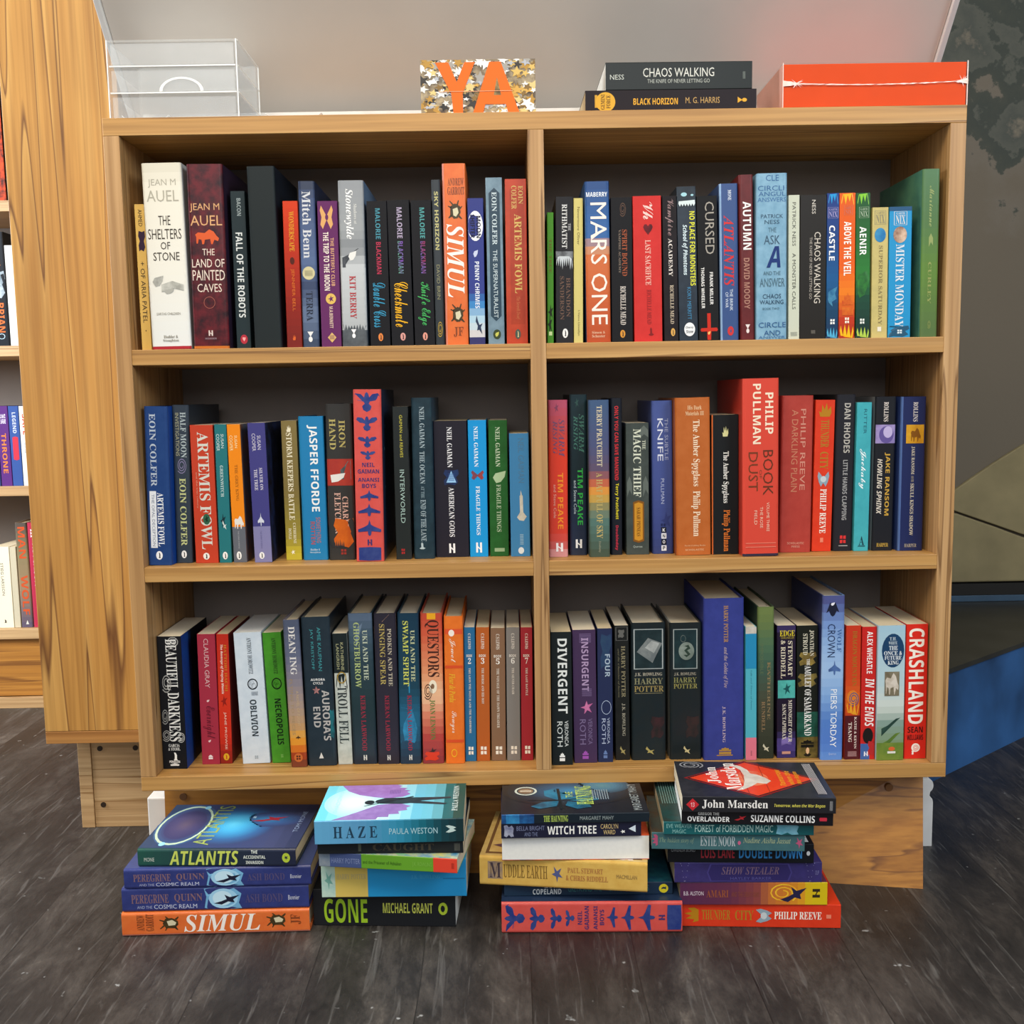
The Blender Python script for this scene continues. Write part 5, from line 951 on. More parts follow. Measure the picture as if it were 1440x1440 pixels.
ROTH = lambda c, k, v: [('N', 'VERONICA', 66.5, 86, 62, 80, c), ('N', 'ROTH', 67, 86, 26, 52, c), ('castle', 90.5, 97, 36, 62, k)]
ROW3R = [
 ('p', (774.5, 803, 889, 776.5, 806, 1076), ('1d2628', [('S', 'DIVERGENT', 5, 61, 32, 78, 'e4e8e6')] + ROTH('dde2e0', 'eef0ee', 0), {'d': 0.135}), 'dark green black paperback with large white lettering against the divider'),
 ('p', (804.3, 837.5, 886, 808, 840, 1073), ('4b3759', [('lines', 3, 10, 30, 80, '806c94'), ('S', 'INSURGENT', 6, 46, 38, 68, 'b49cbe'), ('lines', 44, 50, 38, 80, '806c94'), ('sprig', 53, 63, 30, 84, 'bc5c94/d88cb4')] + ROTH('84749a', 'a45cb4', 0), {'d': 0.135}), 'purple paperback with a pink flower'),
 ('p', (839.5, 861, 884, 841.5, 862, 1072), ('2b3559', [('blob', 4, 30, 20, 95, '34506c/2e4468'), ('S', 'FOUR', 19, 36, 50, 84, 'acbccb'), ('thinring', 53.5, 64, 24, 90, 'b8c4dc')] + ROTH('b4bed6', '6c84b4', 0), {'d': 0.135}), 'navy blue paperback beside the purple one'),
 ('p', (863.5, 884, 880, 866, 886, 1069), ('1f2121/262826', [('frame', 1, 11, 10, 92, '7c7c78'), ('blob', 3, 9, 26, 70, '6c6c68'), ('B', 'HARRY POTTER', 15, 53, 46, 74, '948c70'), ('I', 'and the Chamber of Secrets', 17, 53, 20, 34, '8c866c'), ('B', 'J.K. ROWLING', 57.5, 82, 46, 70, 'a8a494'), ('runner', 89.5, 96, 30, 70, 'a89c68')], {'front': '26282a', 'd': 0.14, 'gloss': 1}), 'slim charcoal paperback with a tiny framed picture'),
 ('h', (887.5, 935.5, 876, 888.5, 936.8, 1069), ('1f2b30/242c2e', [('rect', 5, 33, 8, 92, '2c3e42/1f3034'), ('frame', 4.5, 33.5, 7, 93, 'a8b0b0'), ('book', 11, 29, 16, 90, '8c9290/70787a'), ('book', 13, 22, 40, 82, 'b8bcba/989e9c'), ('B', 'J.K. ROWLING', 36, 38.6, 10, 90, 'b4b0a0', 'h'), ('B', 'HARRY', 40, 44.4, 8, 92, '8c8a6c', 'h'), ('B', 'POTTER', 45.6, 50, 8, 94, '9c8c5c', 'h'), ('rect', 50.8, 51.2, 10, 90, '8a8468'), ('blob', 68, 84, 56, 96, '4c2e32/2a2828'), ('runner', 90, 96, 40, 66, 'b0a468')], {'front': '20282c', 'd': 0.14}), 'wide charcoal hardback with a framed picture of a grey book'),
 ('h', (941.5, 987, 876, 942, 987, 1068), ('1f2a2e/242b2c', [('rect', 5, 33, 12, 84, '284044/1f3236'), ('frame', 4.5, 33.5, 11, 86, 'a0a8a6'), ('disc', 14, 27, 28, 76, '909c94/748078'), ('snake', 16, 25, 40, 66, '36483e'), ('thinring', 9, 14, 34, 50, '8c948c'), ('B', 'J.K. ROWLING', 36, 38.4, 14, 82, 'a8a494', 'h'), ('B', 'HARRY', 39.6, 43.4, 12, 84, '8c8c5c', 'h'), ('B', 'POTTER', 44.2, 47.8, 12, 86, '949058', 'h'), ('blob', 68, 84, 50, 92, '42302e/282828'), ('runner', 90, 96, 42, 64, 'c8bc90')], {'front': '1c2428', 'back': '8a8a84', 'd': 0.14}), 'charcoal hardback with a framed picture of a silver locket'),
 ('h', (989, 1046.5, 841.7, 990, 1046, 1069), ('3d4792/38428a', [('B', 'HARRY POTTER', 4.5, 27, 50, 61, 'b48c54'), ('J', 'and the Goblet of Fire', 30, 55, 48, 60, 'b0a0a8'), ('B', 'J.K. ROWLING', 66.5, 89, 46, 54, 'c0b0b8'), ('castle', 92, 96.5, 38, 68, 'b08a44'), ('rect', 96.8, 97.4, 32, 72, 'b08a44')], {'gloss': 0, 'd': 0.165, 'back': '3a4490'}), 'very thick tall violet blue hardback'),
 ('p', (1048.7, 1064, 882, 1048.7, 1064, 1069), ('55b1c1', [('rect', 0, 5, 0, 100, 'd8d4ca/b8b4aa'), ('rect', 5, 31, 0, 100, '2a8fb9'), ('I', 'Life and Times of James', 32, 62, 42, 58, '2f7488'), ('rect', 83, 100, 0, 100, 'da7c8e'), ('lines', 93, 97, 44, 58, '6c3c48')], {'d': 0.12}), 'thin turquoise paperback with a pink foot'),
 ('h', (1065, 1089.5, 853.7, 1066, 1088, 1067), ('4c5a44', [('N', 'IMPOSSIBLE', 24, 44, 16, 34, '647454'), ('B', 'BEYOND', 36, 50, 60, 80, '6c7454'), ('B', 'KATHERINE', 36, 74, 58, 76, '8c7c5c'), ('B', 'RUNDELL', 62, 82, 24, 44, '947c5c'), ('runner', 90, 95.5, 30, 70, 'ccc8b0')], {'grad': [(0, '74854e'), (.1, '6c7e4c'), (.25, '547458'), (.4, '446254'), (.6, '4c5040'), (1, '32382c')], 'd': 0.16, 'back': '3c503c', 'gloss': 0}), 'tall mossy green hardback with faint lettering'),
 ('p', (1092.5, 1119.5, 880, 1093, 1118.5, 1066), ('2b2139', [('B', 'EDGE', 3.6, 8, 14, 94, 'd8c634', 'h'), ('N', 'CHRONICLES', 8.4, 10, 20, 90, 'b0a040', 'h'), ('B', 'STEWART', 11.5, 38, 58, 82, 'dcd4be'), ('B', '& RIDDELL', 11, 39.5, 20, 44, 'dcd4be'), ('rect', 41, 54.5, 4, 96, '5cbab2/4ea49c'), ('sprig', 43, 52, 30, 74, '1f5a5c'), ('B', 'MIDNIGHT OVER', 56, 88, 60, 80, 'dcd6c8'), ('B', 'SANCTAPHRAX', 59, 86, 28, 48, 'dcd6c8'), ('wave', 84, 92, 0, 100, '8878b8/5c5088'), ('rect', 95, 97, 26, 72, 'c89888')], {'grad': [(0, '4a4074'), (.06, '2a2038'), (.8, '241c30'), (.9, '5a4c90'), (1, '342c60')], 'gloss': 1}), 'dark purple paperback with a turquoise square'),
 ('p', (1121, 1151, 880, 1121, 1150.5, 1066), ('20231d', [('blob', 20, 30, 10, 92, '9c8848/6c5c34'), ('blob', 36, 46, 4, 96, '8c7c44/4c4428'), ('B', 'JONATHAN', 3.5, 23, 58, 80, 'd8d4c0'), ('B', 'STROUD', 6, 22, 28, 50, 'd8d4c0'), ('rect', 65, 84, 0, 100, '2c6454/1f4a3c'), ('B', 'THE', 25, 30, 46, 60, 'eeeee8'), ('B', 'AMULET OF', 30, 53, 36, 66, 'eeeee8'), ('B', 'SAMARKAND', 54, 83, 34, 68, 'eeeee8'), ('rect', 84, 100, 0, 100, '7c6c38/4c4424'), ('castle', 86, 92, 18, 80, '1c1a14'), ('candle', 89, 99, 30, 68, '1c1a14'), ('disc', 92, 97, 42, 58, 'e0b890')], {'gloss': 1}), 'dark paperback with white lettering and a lamp at its foot'),
 ('h', (1157, 1188.5, 838, 1153, 1184.7, 1069), ('7a9ed0', [('wolf', 4, 12.5, 16, 74, '23273c'), ('leaf', 4, 6, 36, 54, 'e8e8f0'), ('B', 'WOLF', 20, 34, 66, 86, '4c70a4'), ('N', 'CROWN', 17, 37, 24, 58, '2c3c62'), ('fly', 39, 48, 30, 84, '5a7ab0/3c5484'), ('N', 'PIERS TORDAY', 56.5, 92, 42, 70, 'f0f4f8'), ('wave', 72, 80, 0, 100, '5f88cc/86acdc'), ('N', 'Quercus', 95.5, 97, 36, 70, 'c0d0ec', 'h')], {'grad': [(0, '54568a'), (.06, '5c689c'), (.16, '7a98cc'), (.3, '96b6de'), (.45, 'a4c2e4'), (.6, '88aedc'), (.75, '5c86c8'), (.9, '5c84cc'), (1, '6c98d8')], 'back': '3c4474', 'd': 0.165}), 'tall icy blue hardback with a dark wolf head'),
 ('p', (1190.5, 1211, 880, 1187.5, 1208.5, 1068), ('c84127', [('B', 'DRAGON MOUNTAIN', 4, 45, 44, 74, 'a8792e'), ('disc', 48, 59, 10, 86, 'dc8434'), ('swirl', 49, 60, 18, 92, '3c5c8c'), ('blaze', 56, 67, 0, 100, 'e8a430'), ('rect', 67, 100, 0, 100, '592028'), ('B', 'KATIE & KEVIN', 68, 92, 62, 78, 'ecdcd0'), ('B', 'TSANG', 72, 87, 22, 46, 'ecdcd0'), ('lines', 94, 98, 20, 80, 'c8a0a0')], {'grad': [(0, 'c84028'), (.4, 'd04c28'), (.55, 'd86c2c'), (.66, 'c84c24'), (1, '592028')], 'gloss': 1}), 'orange red paperback with a coiled blue dragon and a maroon foot'),
 ('p', (1213.3, 1233.5, 881.7, 1209.6, 1230.4, 1068), ('c92f2b', [('S', 'ALEX WHEATLE', 3.5, 35, 34, 72, 'f6eeea'), ('P', 'IN THE ENDS', 38.5, 75, 26, 88, 'f2e8e4'), ('disc', 76, 88, 14, 86, '25201f'), ('rect', 88, 100, 0, 62, '4a6ca8'), ('blob', 86, 97, 50, 100, 'b83434'), ('hmark', 94, 97.5, 24, 52, 'e8e8f0')], {'gloss': 1}), 'red paperback with slanted white lettering and a dark head'),
 ('p', (1235, 1273.7, 880, 1232, 1269.8, 1069), ('b4ced8', [('disc', 6, 31, 14, 96, '24496d'), ('B', 'T.H.', 8.6, 11, 42, 66, 'c8d4d8', 'h'), ('B', 'WHITE', 11.8, 14, 38, 70, 'c8d4d8', 'h'), ('B', 'THE', 15, 18, 40, 72, 'e4eaec', 'h'), ('B', 'ONCE &', 18.8, 21.8, 22, 88, 'e4eaec', 'h'), ('B', 'FUTURE', 22.4, 25.2, 24, 86, 'e4eaec', 'h'), ('B', 'KING', 25.8, 28.8, 36, 76, 'e4eaec', 'h'), ('rect', 34, 52, 26, 80, '8c8470/6c6450'), ('horses', 35, 51, 28, 78, 'd8d0c4/b0a490'), ('hill', 68, 88, 0, 100, '38564c/2c4840'), ('hill', 79, 100, 0, 100, '5c7c3c/74903c'), ('rect', 87, 100, 0, 100, '7c9040/68843a'), ('disc', 90, 93, 44, 68, 'd86c3c'), ('rect', 93.4, 95, 40, 70, 'e0e0d8')], {'grad': [(0, 'a6c6d6'), (.4, 'b8d0d6'), (.6, 'd0d8d0'), (.72, '8ca49a'), (1, '7c9048')], 'gloss': 1}), 'wide sky blue paperback with a navy oval and green hills'),
 ('p', (1275.5, 1305.5, 878, 1271.3, 1302.5, 1067), ('d93021', [('S', 'CRASHLAND', 3.2, 74, 14, 84, 'f4ebdf'), ('S', 'SEAN', 76, 80.6, 14, 84, '43140f', 'h'), ('S', 'WILLIAMS', 82, 86, 12, 86, '43140f', 'h'), ('disc', 88.5, 95, 32, 72, 'f2e6dc'), ('swirl', 89.5, 94, 38, 66, 'd93021'), ('blob', 94, 97, 34, 44, 'f2e6dc')], {}), 'bright red paperback with huge cream lettering by the side panel'),
]

# ------------------------------------------------------------------ books lying on the floor and on top
ATLANTIS = ('2d3b49', [('N', 'MONE', 4, 10.5, 30, 52, 'c8d0c8'), ('P', 'ATLANTIS', 20, 64, 10, 90, 'c9d569'), ('S', 'THE', 72, 76, 74, 92, 'dde4dc'), ('S', 'ACCIDENTAL', 67, 81, 46, 64, 'dde4dc'), ('S', 'INVASION', 68.5, 79.5, 16, 34, 'dde4dc'), ('disc', 91.5, 96.5, 24, 78, 'bcd04a'), ('sprig', 92.6, 95.4, 38, 64, '2d3448')],
            {'grad': [(0, '2d5d52'), (.18, '2d5350'), (.4, '2c4248'), (.7, '2b3548'), (1, '2b314a')], 'front': '44527c/3c4a72', 'd': 0.155, 'cover': [('blend', 0, 100, 0, 100, [(0, '38506c'), (.25, '44547c'), (.6, '46527c'), (.85, '4c5274'), (1, '3c4462')]), ('halo', 22, 78, 6, 98, ['46567e', '4672a4', '4c9ccc', '58bce8', '6cd0f4']), ('halo', 44, 96, 46, 80, ['46527c', '486ca0', '4c90c4']), ('halo', 0, 36, 4, 98, ['4c6c94', '4c4c74', '5a5478', '6c6078']), ('thinring', 1, 34, 6, 96, 'c8dcc0'), ('disc', 11, 15, 4, 12, 'a4e0f4'), ('disc', 22, 26, 88, 96, 'a4e0f4'), ('N', 'ATLANTIS', 32, 43, 6, 96, 'a8b868', 'h'), ('runner', 60, 84, 58, 70, 'b43c4c'), ('rect', 60, 62, 66, 70, 'a8c8e0'), ('N', 'TOM MONE', 92, 95, 34, 82, '98a8c8', 'h')]})
HAZE = ('4a8ab0', [('B', 'H A Z E', 12.5, 42, 26, 76, '27465c'), ('N', 'PAULA WESTON', 50, 82.5, 38, 64, 'b0d4dc'), ('wings', 88, 95, 40, 72, 'c8dcd8')],
        {'grad': [(0, '6aaed4'), (.3, '62a0c8'), (.55, '3c98b8'), (.72, '1f7486'), (.85, '1c4a54'), (1, '1a3438')], 'front': '8cdcec/6cc8e0', 'gloss': 1, 'd': 0.168,
         'cover': [('blend', 0, 100, 0, 100, [(0, '6cd4ea'), (.2, 'a8e8f0'), (.4, 'd8f2f2'), (.6, '9cdcec'), (.72, '58b8d4'), (.78, '88d0dc'), (.86, '2c8c9c'), (.9, '1c6c6c'), (1, '16483c')]),
                   ('halo', 2, 44, 10, 90, ['b4ecf2', 'd4f6f6', 'ecfcfa']), ('poly', [(10, 100), (16, 82), (25, 70), (36, 63), (45, 59), (56, 63), (61, 71), (58, 77), (60.5, 81), (56, 84), (58, 89), (52, 91), (54, 96), (50, 100)], '9c74bc/a988cc'), ('poly', [(11, 1), (20, 12), (30, 26), (40, 41), (55, 44), (63, 36), (60, 31), (61, 25), (55, 22), (56, 15), (49, 14), (49, 7), (42, 7), (41, 1)], '9478b8/a68cc8'), ('lines', 46, 54, 72, 84, '7c60a4'), ('disc', 30, 37, 42, 54, '26343c'), ('poly', [(37, 48), (41, 44), (55, 42), (62, 44), (86, 38), (88, 42), (68, 50), (90, 56), (90, 60), (62, 60), (44, 60), (38, 54)], '2c3c44/3a4c54'), ('poly', [(30, 38), (31, 37), (64, 62), (63, 64)], '1f2a30'), ('N', 'SHADOWS', 10, 13, 20, 80, 'b8e8f0', 'h'), ('B', 'PAULA WESTON', 91.5, 95.5, 20, 92, 'd8e8e4', 'h')]})
HAUNTING = ('1d2933', [('rect', 0, 22, 0, 100, '2c6ca4/1f3c6c'), ('rect', 3, 12, 0, 100, '3c94c4/2c6ca4'), ('B', 'THE HAUNTING', 28.5, 45, 18, 84, 'bcd468'), ('N', 'MARGARET MAHY', 53, 76, 32, 72, '98a4a4')],
            {'front': '22252c/262a32', 'gloss': 1, 'd': 0.125, 'cover': [('halo', 0, 96, 24, 130, ['26282e', '2a3a4a', '305c7c', '3c84ac']), ('halo', 52, 92, 66, 120, ['345468', '4c7c94', '5c8c98']), ('poly', [(38, 46), (30, 60), (30, 78), (38, 84), (47, 76), (50, 58), (44, 47)], '2a88a8/236c88'), ('poly', [(44, 46), (54, 60), (66, 56), (68, 44), (56, 38)], '2a88a8/1f6074'), ('poly', [(40, 42), (28, 38), (20, 24), (26, 16), (38, 24)], '2a7490/1f5068'), ('poly', [(46, 40), (60, 32), (62, 20), (52, 14), (44, 26)], '2a7490/1f5468'), ('poly', [(18, 44), (40, 42), (66, 50), (66, 52), (40, 45), (18, 46)], '14222a'), ('poly', [(40, 14), (42, 14), (41, 84), (39, 84)], '14222a'), ('ring', 9, 25, 62, 92, 'ccd4c8'), ('disc', 11.5, 22.5, 67, 87, '86705c/9c8c78'), ('rect', 13, 21, 75, 79, 'd8ccb8'), ('N', 'THE', 45, 50, 52, 72, 'c0d880', 'h'), ('B', 'HAUNTING', 52, 64, 28, 92, 'c4dc6c', 'h'), ('lines', 64, 76, 44, 78, '8c9ca4'), ('N', 'MARGARET MAHY', 90, 96, 6, 96, 'a0a8a8', 'h')]})
MARSDEN = ('28282d', [('diamond', 2.5, 11, 10, 88, 'c8323a'), ('S', '13', 5.5, 8, 34, 62, 'f0c0c0'), ('B', 'John Marsden', 13, 56, 24, 80, 'f0eeea'), ('P', 'Tomorrow, when the War Began', 60, 93, 34, 60, 'd0c860'), ('lines', 96, 98, 20, 80, 'b0b0b0')],
           {'front': '36363c/2c2c32', 'gloss': 1, 'd': 0.136, 'cover': [('swirl', 2, 20, 78, 99, '9c9ca0'), ('diamond', 4, 96, -2, 102, '8c2424'), ('diamond', 6, 94, 1, 99, '2a2426'), ('diamond', 8, 92, 3, 97, 'dc4324/e04c28'), ('disc', 40, 62, 30, 72, 'e88860/dc5434'), ('rect', 44.6, 45, 6, 95, '8c2c1c'), ('rect', 58.6, 59, 6, 95, '8c2c1c'), ('poly', [(38, 93), (46, 86), (50, 74), (51, 64), (55, 61), (60, 52), (63, 43), (59, 35), (53, 37), (49, 29), (43, 20), (37, 15), (43, 29), (45, 44), (46, 58), (45, 74)], 'dcd4c8/c8bcb0'), ('B', 'John', 20, 29, 36, 82, 'f4ece4', 'h'), ('B', 'Marsden', 31, 42, 18, 94, 'f4ece4', 'h'), ('P', 'Tomorrow', 68, 72, 30, 76, 'e8a02c', 'h'), ('P', 'when the', 74, 78, 34, 72, 'e8a02c', 'h'), ('P', 'War Began', 80, 84, 36, 70, 'e8a02c', 'h'), ('lines', 90, 96, 8, 94, 'c8c4c4')]})
STACK1 = [
 ('h', (172, 435, 1281.5, 1313.8, None), 1.0, SIMUL, 'orange hardback with beetles lying at the bottom of the first floor stack'),
 ('h', (172, 434, 1247, 1280, None), 0.8, PEREGRINE, 'lower of two matching indigo hardbacks in the floor stack'),
 ('h', (174.6, 437, 1220, 1247.7, None), 0.6, PEREGRINE, 'upper of two matching indigo hardbacks, directly beneath the ocean cover'),
 ('h', (192, 416.7, 1194, 1219, None), -2.2, ATLANTIS, 'green and navy hardback with an ocean cover on top of the first floor stack'),
]
STACK2 = [
 ('p', (440, 641, 1263.5, 1302.3, None), -3.2, ('232529', [('S', 'GONE', 7.5, 38, 8, 74, 'a8cc34'), ('S', 'MICHAEL GRANT', 49, 84, 36, 64, 'c8cc60'), ('disc', 88, 94.5, 32, 66, 'b8cc40'), ('disc', 89.6, 92.6, 40, 58, '232529')], {'white_pages': 1, 'front': '1c1e22', 'd': 0.13}), 'black paperback with large lime green lettering under the second floor stack'),
 ('p', (451.8, 656, 1221, 1261.2, None), -1.0, ('2c9cd2', [('rect', 0, 9.5, 0, 100, 'c8dccc/a8ccc4'), ('rect', 9.5, 32, 0, 100, 'dcc268'), ('sprig', 2, 8, 20, 70, '7cb0a4'), ('B', 'HARRY POTTER', 10.5, 31, 48, 62, 'c0b080'), ('B', 'J.K. ROWLING', 62, 82, 46, 58, '4cacd8'), ('rect', 84, 99, 46, 49, '2880b0')], {'d': 0.13, 'front': '3c9cc8', 'gloss': 1}), 'thick paperback banded white, yellow and bright blue'),
 ('p', (446, 643.7, 1208, 1223.2, None), -8.6, ('6ca434', [('rect', 0, 8, 0, 100, '8c949c/6c7c8c'), ('rect', 8, 31, 0, 100, '4c5c88'), ('N', 'HARRY POTTER', 9, 30, 30, 66, '8490b4'), ('N', 'and the Prisoner of Azkaban', 32, 60, 36, 60, '3c6424'), ('rect', 83, 100, 0, 100, 'dc4c38'), ('N', 'J.K. ROWLING', 68, 82, 30, 66, '84b854'), ('lines', 96, 98, 30, 70, '8c241c')], {'d': 0.13, 'front': 'c8d0b0/4c94b8', 'gloss': 1, 'cover': [('blob', 30, 70, 0, 60, '9ccc98/4c98c4'), ('blob', 60, 95, 0, 70, 'd8cc70/7cb8c4')]}), 'thin paperback banded blue, green and red, skewed in the second floor stack'),
 ('p', (446, 651.5, 1187, 1200.4, None), -1.5, ('202428', [('rect', 28, 30, 20, 80, '54584c'), ('B', 'CAUGHT', 38, 80, 24, 78, '4a4438'), ('lines', 94, 98, 20, 80, '6c6c64')], {'d': 0.15, 'front': '1c2024'}), 'thin black book directly under the turquoise winged cover'),
 ('p', (442.5, 652, 1161, 1185.7, None), 0.5, HAZE, 'turquoise paperback with a purple winged figure topping the second floor stack'),
]
STACK3 = [
 ('h', (705.4, 959, 1274.7, 1312, None), -1.4, ANANSI, 'coral hardback with dark blue birds lying at the bottom of the third floor stack'),
 ('p', (709, 945.4, 1244, 1258.8, None), -0.5, ('23384e', [('N', 'SAM', 24, 30, 62, 90, 'd0d4d4'), ('S', 'COPELAND', 17, 34, 12, 56, 'd8dcdc'), ('N', 'GRETA AND THE', 38, 58, 30, 78, '3c7a78'), ('N', 'GHOST HUNTERS', 62, 86, 30, 78, '3c7a78'), ('disc', 92, 97.5, 12, 84, 'd8c830'), ('bird', 93.4, 96.2, 30, 66, '23384e')], {'front': '1f4a60/2c6c78', 'd': 0.13, 'gloss': 1}), 'dark teal paperback with a yellow oval, peeping out beneath a golden hardback'),
 ('h', (674, 908, 1214.5, 1250, None), -8.2, ('dcb864/d4ac58', [('rect', 5, 14, 24, 84, '8c7c74/b89c70'), ('B', 'M', 6, 13, 28, 80, '4c4048'), ('B', 'UDDLE EARTH', 14.5, 41, 30, 76, '8c7038'), ('sprig', 43.5, 50, 22, 76, '5c6490'), ('B', 'PAUL STEWART', 53, 74, 56, 74, 'b47c4c'), ('B', '& CHRIS RIDDELL', 52, 77, 30, 48, 'b47c4c'), ('N', 'MACMILLAN', 82, 94, 44, 58, '947c50')], {'gloss': 0, 'd': 0.155, 'front': 'd4ba7c/c8a868', 'cover': [('frame', 3, 97, 4, 97, '7c5c3c'), ('sprig', 6, 24, 4, 40, '6c4c58'), ('blob', 70, 80, 2, 12, '5c5888'), ('blob', 84, 92, 2, 10, 'e8dcd0')]}), 'thick golden yellow hardback skewed in the third floor stack'),
 ('p', (709, 916, 1179.8, 1209, None), -1.2, ('dc5c38/3c2c50', [], {'turned': 1, 'white_pages': 1, 'd': 0.155, 'front': 'e0643c/d85a34', 'cover': [('raven', 4, 24, 6, 90, '4a2c50/3a2444'), ('raven', 28, 48, 6, 90, '4a2c50/3a2444'), ('raven', 52, 72, 6, 90, '4a2c50/3a2444'), ('raven', 76, 96, 6, 90, '4a2c50/3a2444')]}), 'book turned round so its blank white page edges face the room'),
 ('p', (704.8, 901.7, 1159.5, 1177.6, None), 0.3, ('23253c', [('blob', 2, 9, 10, 92, 'b0b4c4/6c7090'), ('N', 'BELLA BRIGHT', 11, 31, 52, 82, '7c84a4'), ('N', 'AND THE', 16.5, 26, 14, 40, '7c84a4'), ('S', 'WITCH TREE', 33, 68, 22, 78, 'f0f0ec'), ('N', 'CAROLYN', 71, 83.5, 54, 86, 'd8c088'), ('N', 'WARD', 73, 81.5, 16, 46, 'd8c088'), ('star', 85, 89, 20, 46, 'f0f0ec'), ('tri', 91, 96, 28, 76, 'd8e4ec')], {'d': 0.13, 'front': '2a2c44', 'gloss': 1}), 'thin navy paperback with white lettering below the blue butterfly cover'),
 ('p', (705.4, 913, 1146, 1157.5, None), -0.2, HAUNTING, 'black paperback with a blue butterfly cover topping the third floor stack'),
]
STACK4 = [
 ('p', (959, 1180, 1275.5, 1304, None), -3.6, THUNDER, 'scarlet paperback with white author lettering lying at the bottom of the fourth floor stack'),
 ('p', (957, 1162, 1245, 1272.6, None), -2.4, ('6b3a52', [('N', 'B.B. ALSTON', 2.5, 16, 42, 60, 'dcd0d8'), ('B', 'AMARI', 18, 33, 34, 66, '9c5a3c'), ('N', 'AND THE GREAT GAME', 35, 54, 36, 58, '8c5040'), ('swirl', 60, 80, 10, 96, 'f0cc3c/e8a030'), ('runner', 68, 86, 14, 80, '2c2a4c'), ('hmark', 90, 95, 34, 72, '3a3020')], {'grad': [(0, '5c3054'), (.35, '6c3850'), (.52, '8c4848'), (.64, 'c87838'), (.75, 'd08430'), (.84, 'dca028'), (.88, 'd8bc20'), (1, 'd4bc1c')], 'd': 0.128, 'gloss': 1}), 'plum paperback fading to yellow, second from the floor under the purple one'),
 ('p', (949, 1154.6, 1216.5, 1241, None), -2.0, ('443c78/3c3468', [('dots', 4, 10, 0, 100, 'c0bce0'), ('lozenge', 22, 80, 6, 94, '4c4484'), ('lozenge', 23, 79, 10, 90, '383068'), ('J', 'SHOW STEALER', 32, 71, 40, 78, '7c6478'), ('N', 'HAYLEY BARKER', 38, 66, 14, 28, '5c5894'), ('dots', 89, 95, 0, 100, 'c0bce0'), ('N', 'OUP', 95.5, 98, 38, 60, '8c88b8')], {'d': 0.128, 'gloss': 1}), 'deep purple paperback with an oval title panel in the fourth floor stack'),
 ('p', (939.6, 1142.7, 1190, 1213.4, None), -3.2, ('17191f', [('N', 'GWENDA BOND', 2.5, 19, 56, 72, '9ca0a4'), ('S', 'LOIS LANE', 23, 46, 24, 78, 'a43440'), ('S', 'DOUBLE DOWN', 49, 92, 24, 80, '3c8cc8'), ('disc', 95, 97.5, 40, 64, 'd0d0d0')], {'d': 0.14, 'front': '1a1c22', 'cover': [('S', 'LANE', 86, 97, 4, 60, 'e0e0e0', 'h')]}), 'black paperback with red and blue block lettering'),
 ('p', (917.7, 1129, 1175.3, 1195.8, None), -4.6, ('4a7276/446a70', [('flame', 0, 4, 20, 90, 'b05878'), ('I', 'The hidden story of', 5, 28, 34, 72, '8ca48c'), ('B', 'ESTIE NOOR', 32, 55, 24, 84, 'b0bcc0'), ('disc', 56.5, 58.5, 34, 58, 'c8688c'), ('I', 'Nadine Aisha Jassat', 60, 91, 46, 82, 'b0bc98'), ('sprig', 94, 99, 16, 84, 'b85c80')], {'d': 0.13, 'front': '4c5450/54483c'}), 'grey teal paperback with pink flowers at both ends'),
 ('p', (934, 1142.7, 1158.5, 1174.3, None), -3.2, ('1f6468', [('N', 'EVE WEAVER', 2, 19, 52, 84, '8cbcb8'), ('N', 'MAGIC', 6, 15, 12, 42, '8cbcb8'), ('N', 'FOREST of FORBIDDEN MAGIC', 21, 73, 22, 78, 'bcdcd4'), ('blob', 75, 90, 4, 96, '8cc4d4/5ca4b8')], {'d': 0.155, 'front': '1f4c4c/2c3c38', 'gloss': 1, 'cover': [('lines', 2, 14, 40, 94, '6c8c88')]}), 'dark green paperback with pale green lettering below the black and red one'),
 ('p', (960, 1168.7, 1143.5, 1160, None), -5.0, ('1b191e', [('S', 'GREGOR THE', 11, 25, 66, 88, 'dcdcd8'), ('S', 'OVERLANDER', 4, 32, 18, 56, 'f0f0ee'), ('runner', 35, 43, 30, 66, 'b83038'), ('S', 'SUZANNE COLLINS', 46, 88, 22, 74, 'f0f0ee'), ('lozenge', 91, 96, 36, 62, 'c8384c')], {'d': 0.13, 'white_pages': 1, 'gloss': 1}), 'thin black paperback with white block lettering under the red diamond cover'),
 ('p', (961, 1173, 1124, 1143.3, None), -4.4, MARSDEN, 'dark paperback with a red diamond on its cover, highest book of all the floor stacks'),
]
TOPBOOKS = [
 ('p', (823, 1064, 125.8, 156, 0.02), 0.6, ('231a20', [('rect', 5.5, 7, 26, 80, 'c89c3c'), ('disc', 6, 17.5, 8, 92, 'd8a83c'), ('B', 'GEMINI', 9, 11.4, 18, 82, '4c3020', 'h'), ('B', 'FORCE', 12.2, 14.6, 22, 78, '4c3020', 'h'), ('S', 'BLACK HORIZON', 28, 54, 36, 64, 'dca83c'), ('N', 'M. G. HARRIS', 58.5, 78.5, 40, 66, 'bc9c64'), ('vg', 89, 94.5, 36, 68, 'd8a83c')], {'d': 0.13, 'front': '2a2028'}), 'dark brown paperback with gold lettering lying on the bookcase top'),
 ('p', (851.5, 1058, 86.6, 124.8, 0.022), 0.6, ('1c2320', [('N', 'NESS', 3, 12.5, 38, 56, 'c4c8c0'), ('N', 'CHAOS WALKING', 25.5, 74, 46, 78, 'd4d4cc'), ('N', 'THE KNIFE OF NEVER LETTING GO', 28.5, 71, 24, 38, 'b0b4ac'), ('lines', 93.6, 95.4, 36, 62, '8c948c')], {'gloss': 1, 'white_pages': 1, 'd': 0.13, 'front': '262c2a'}), 'thick black paperback with pale lettering lying on the dark brown book'),
]

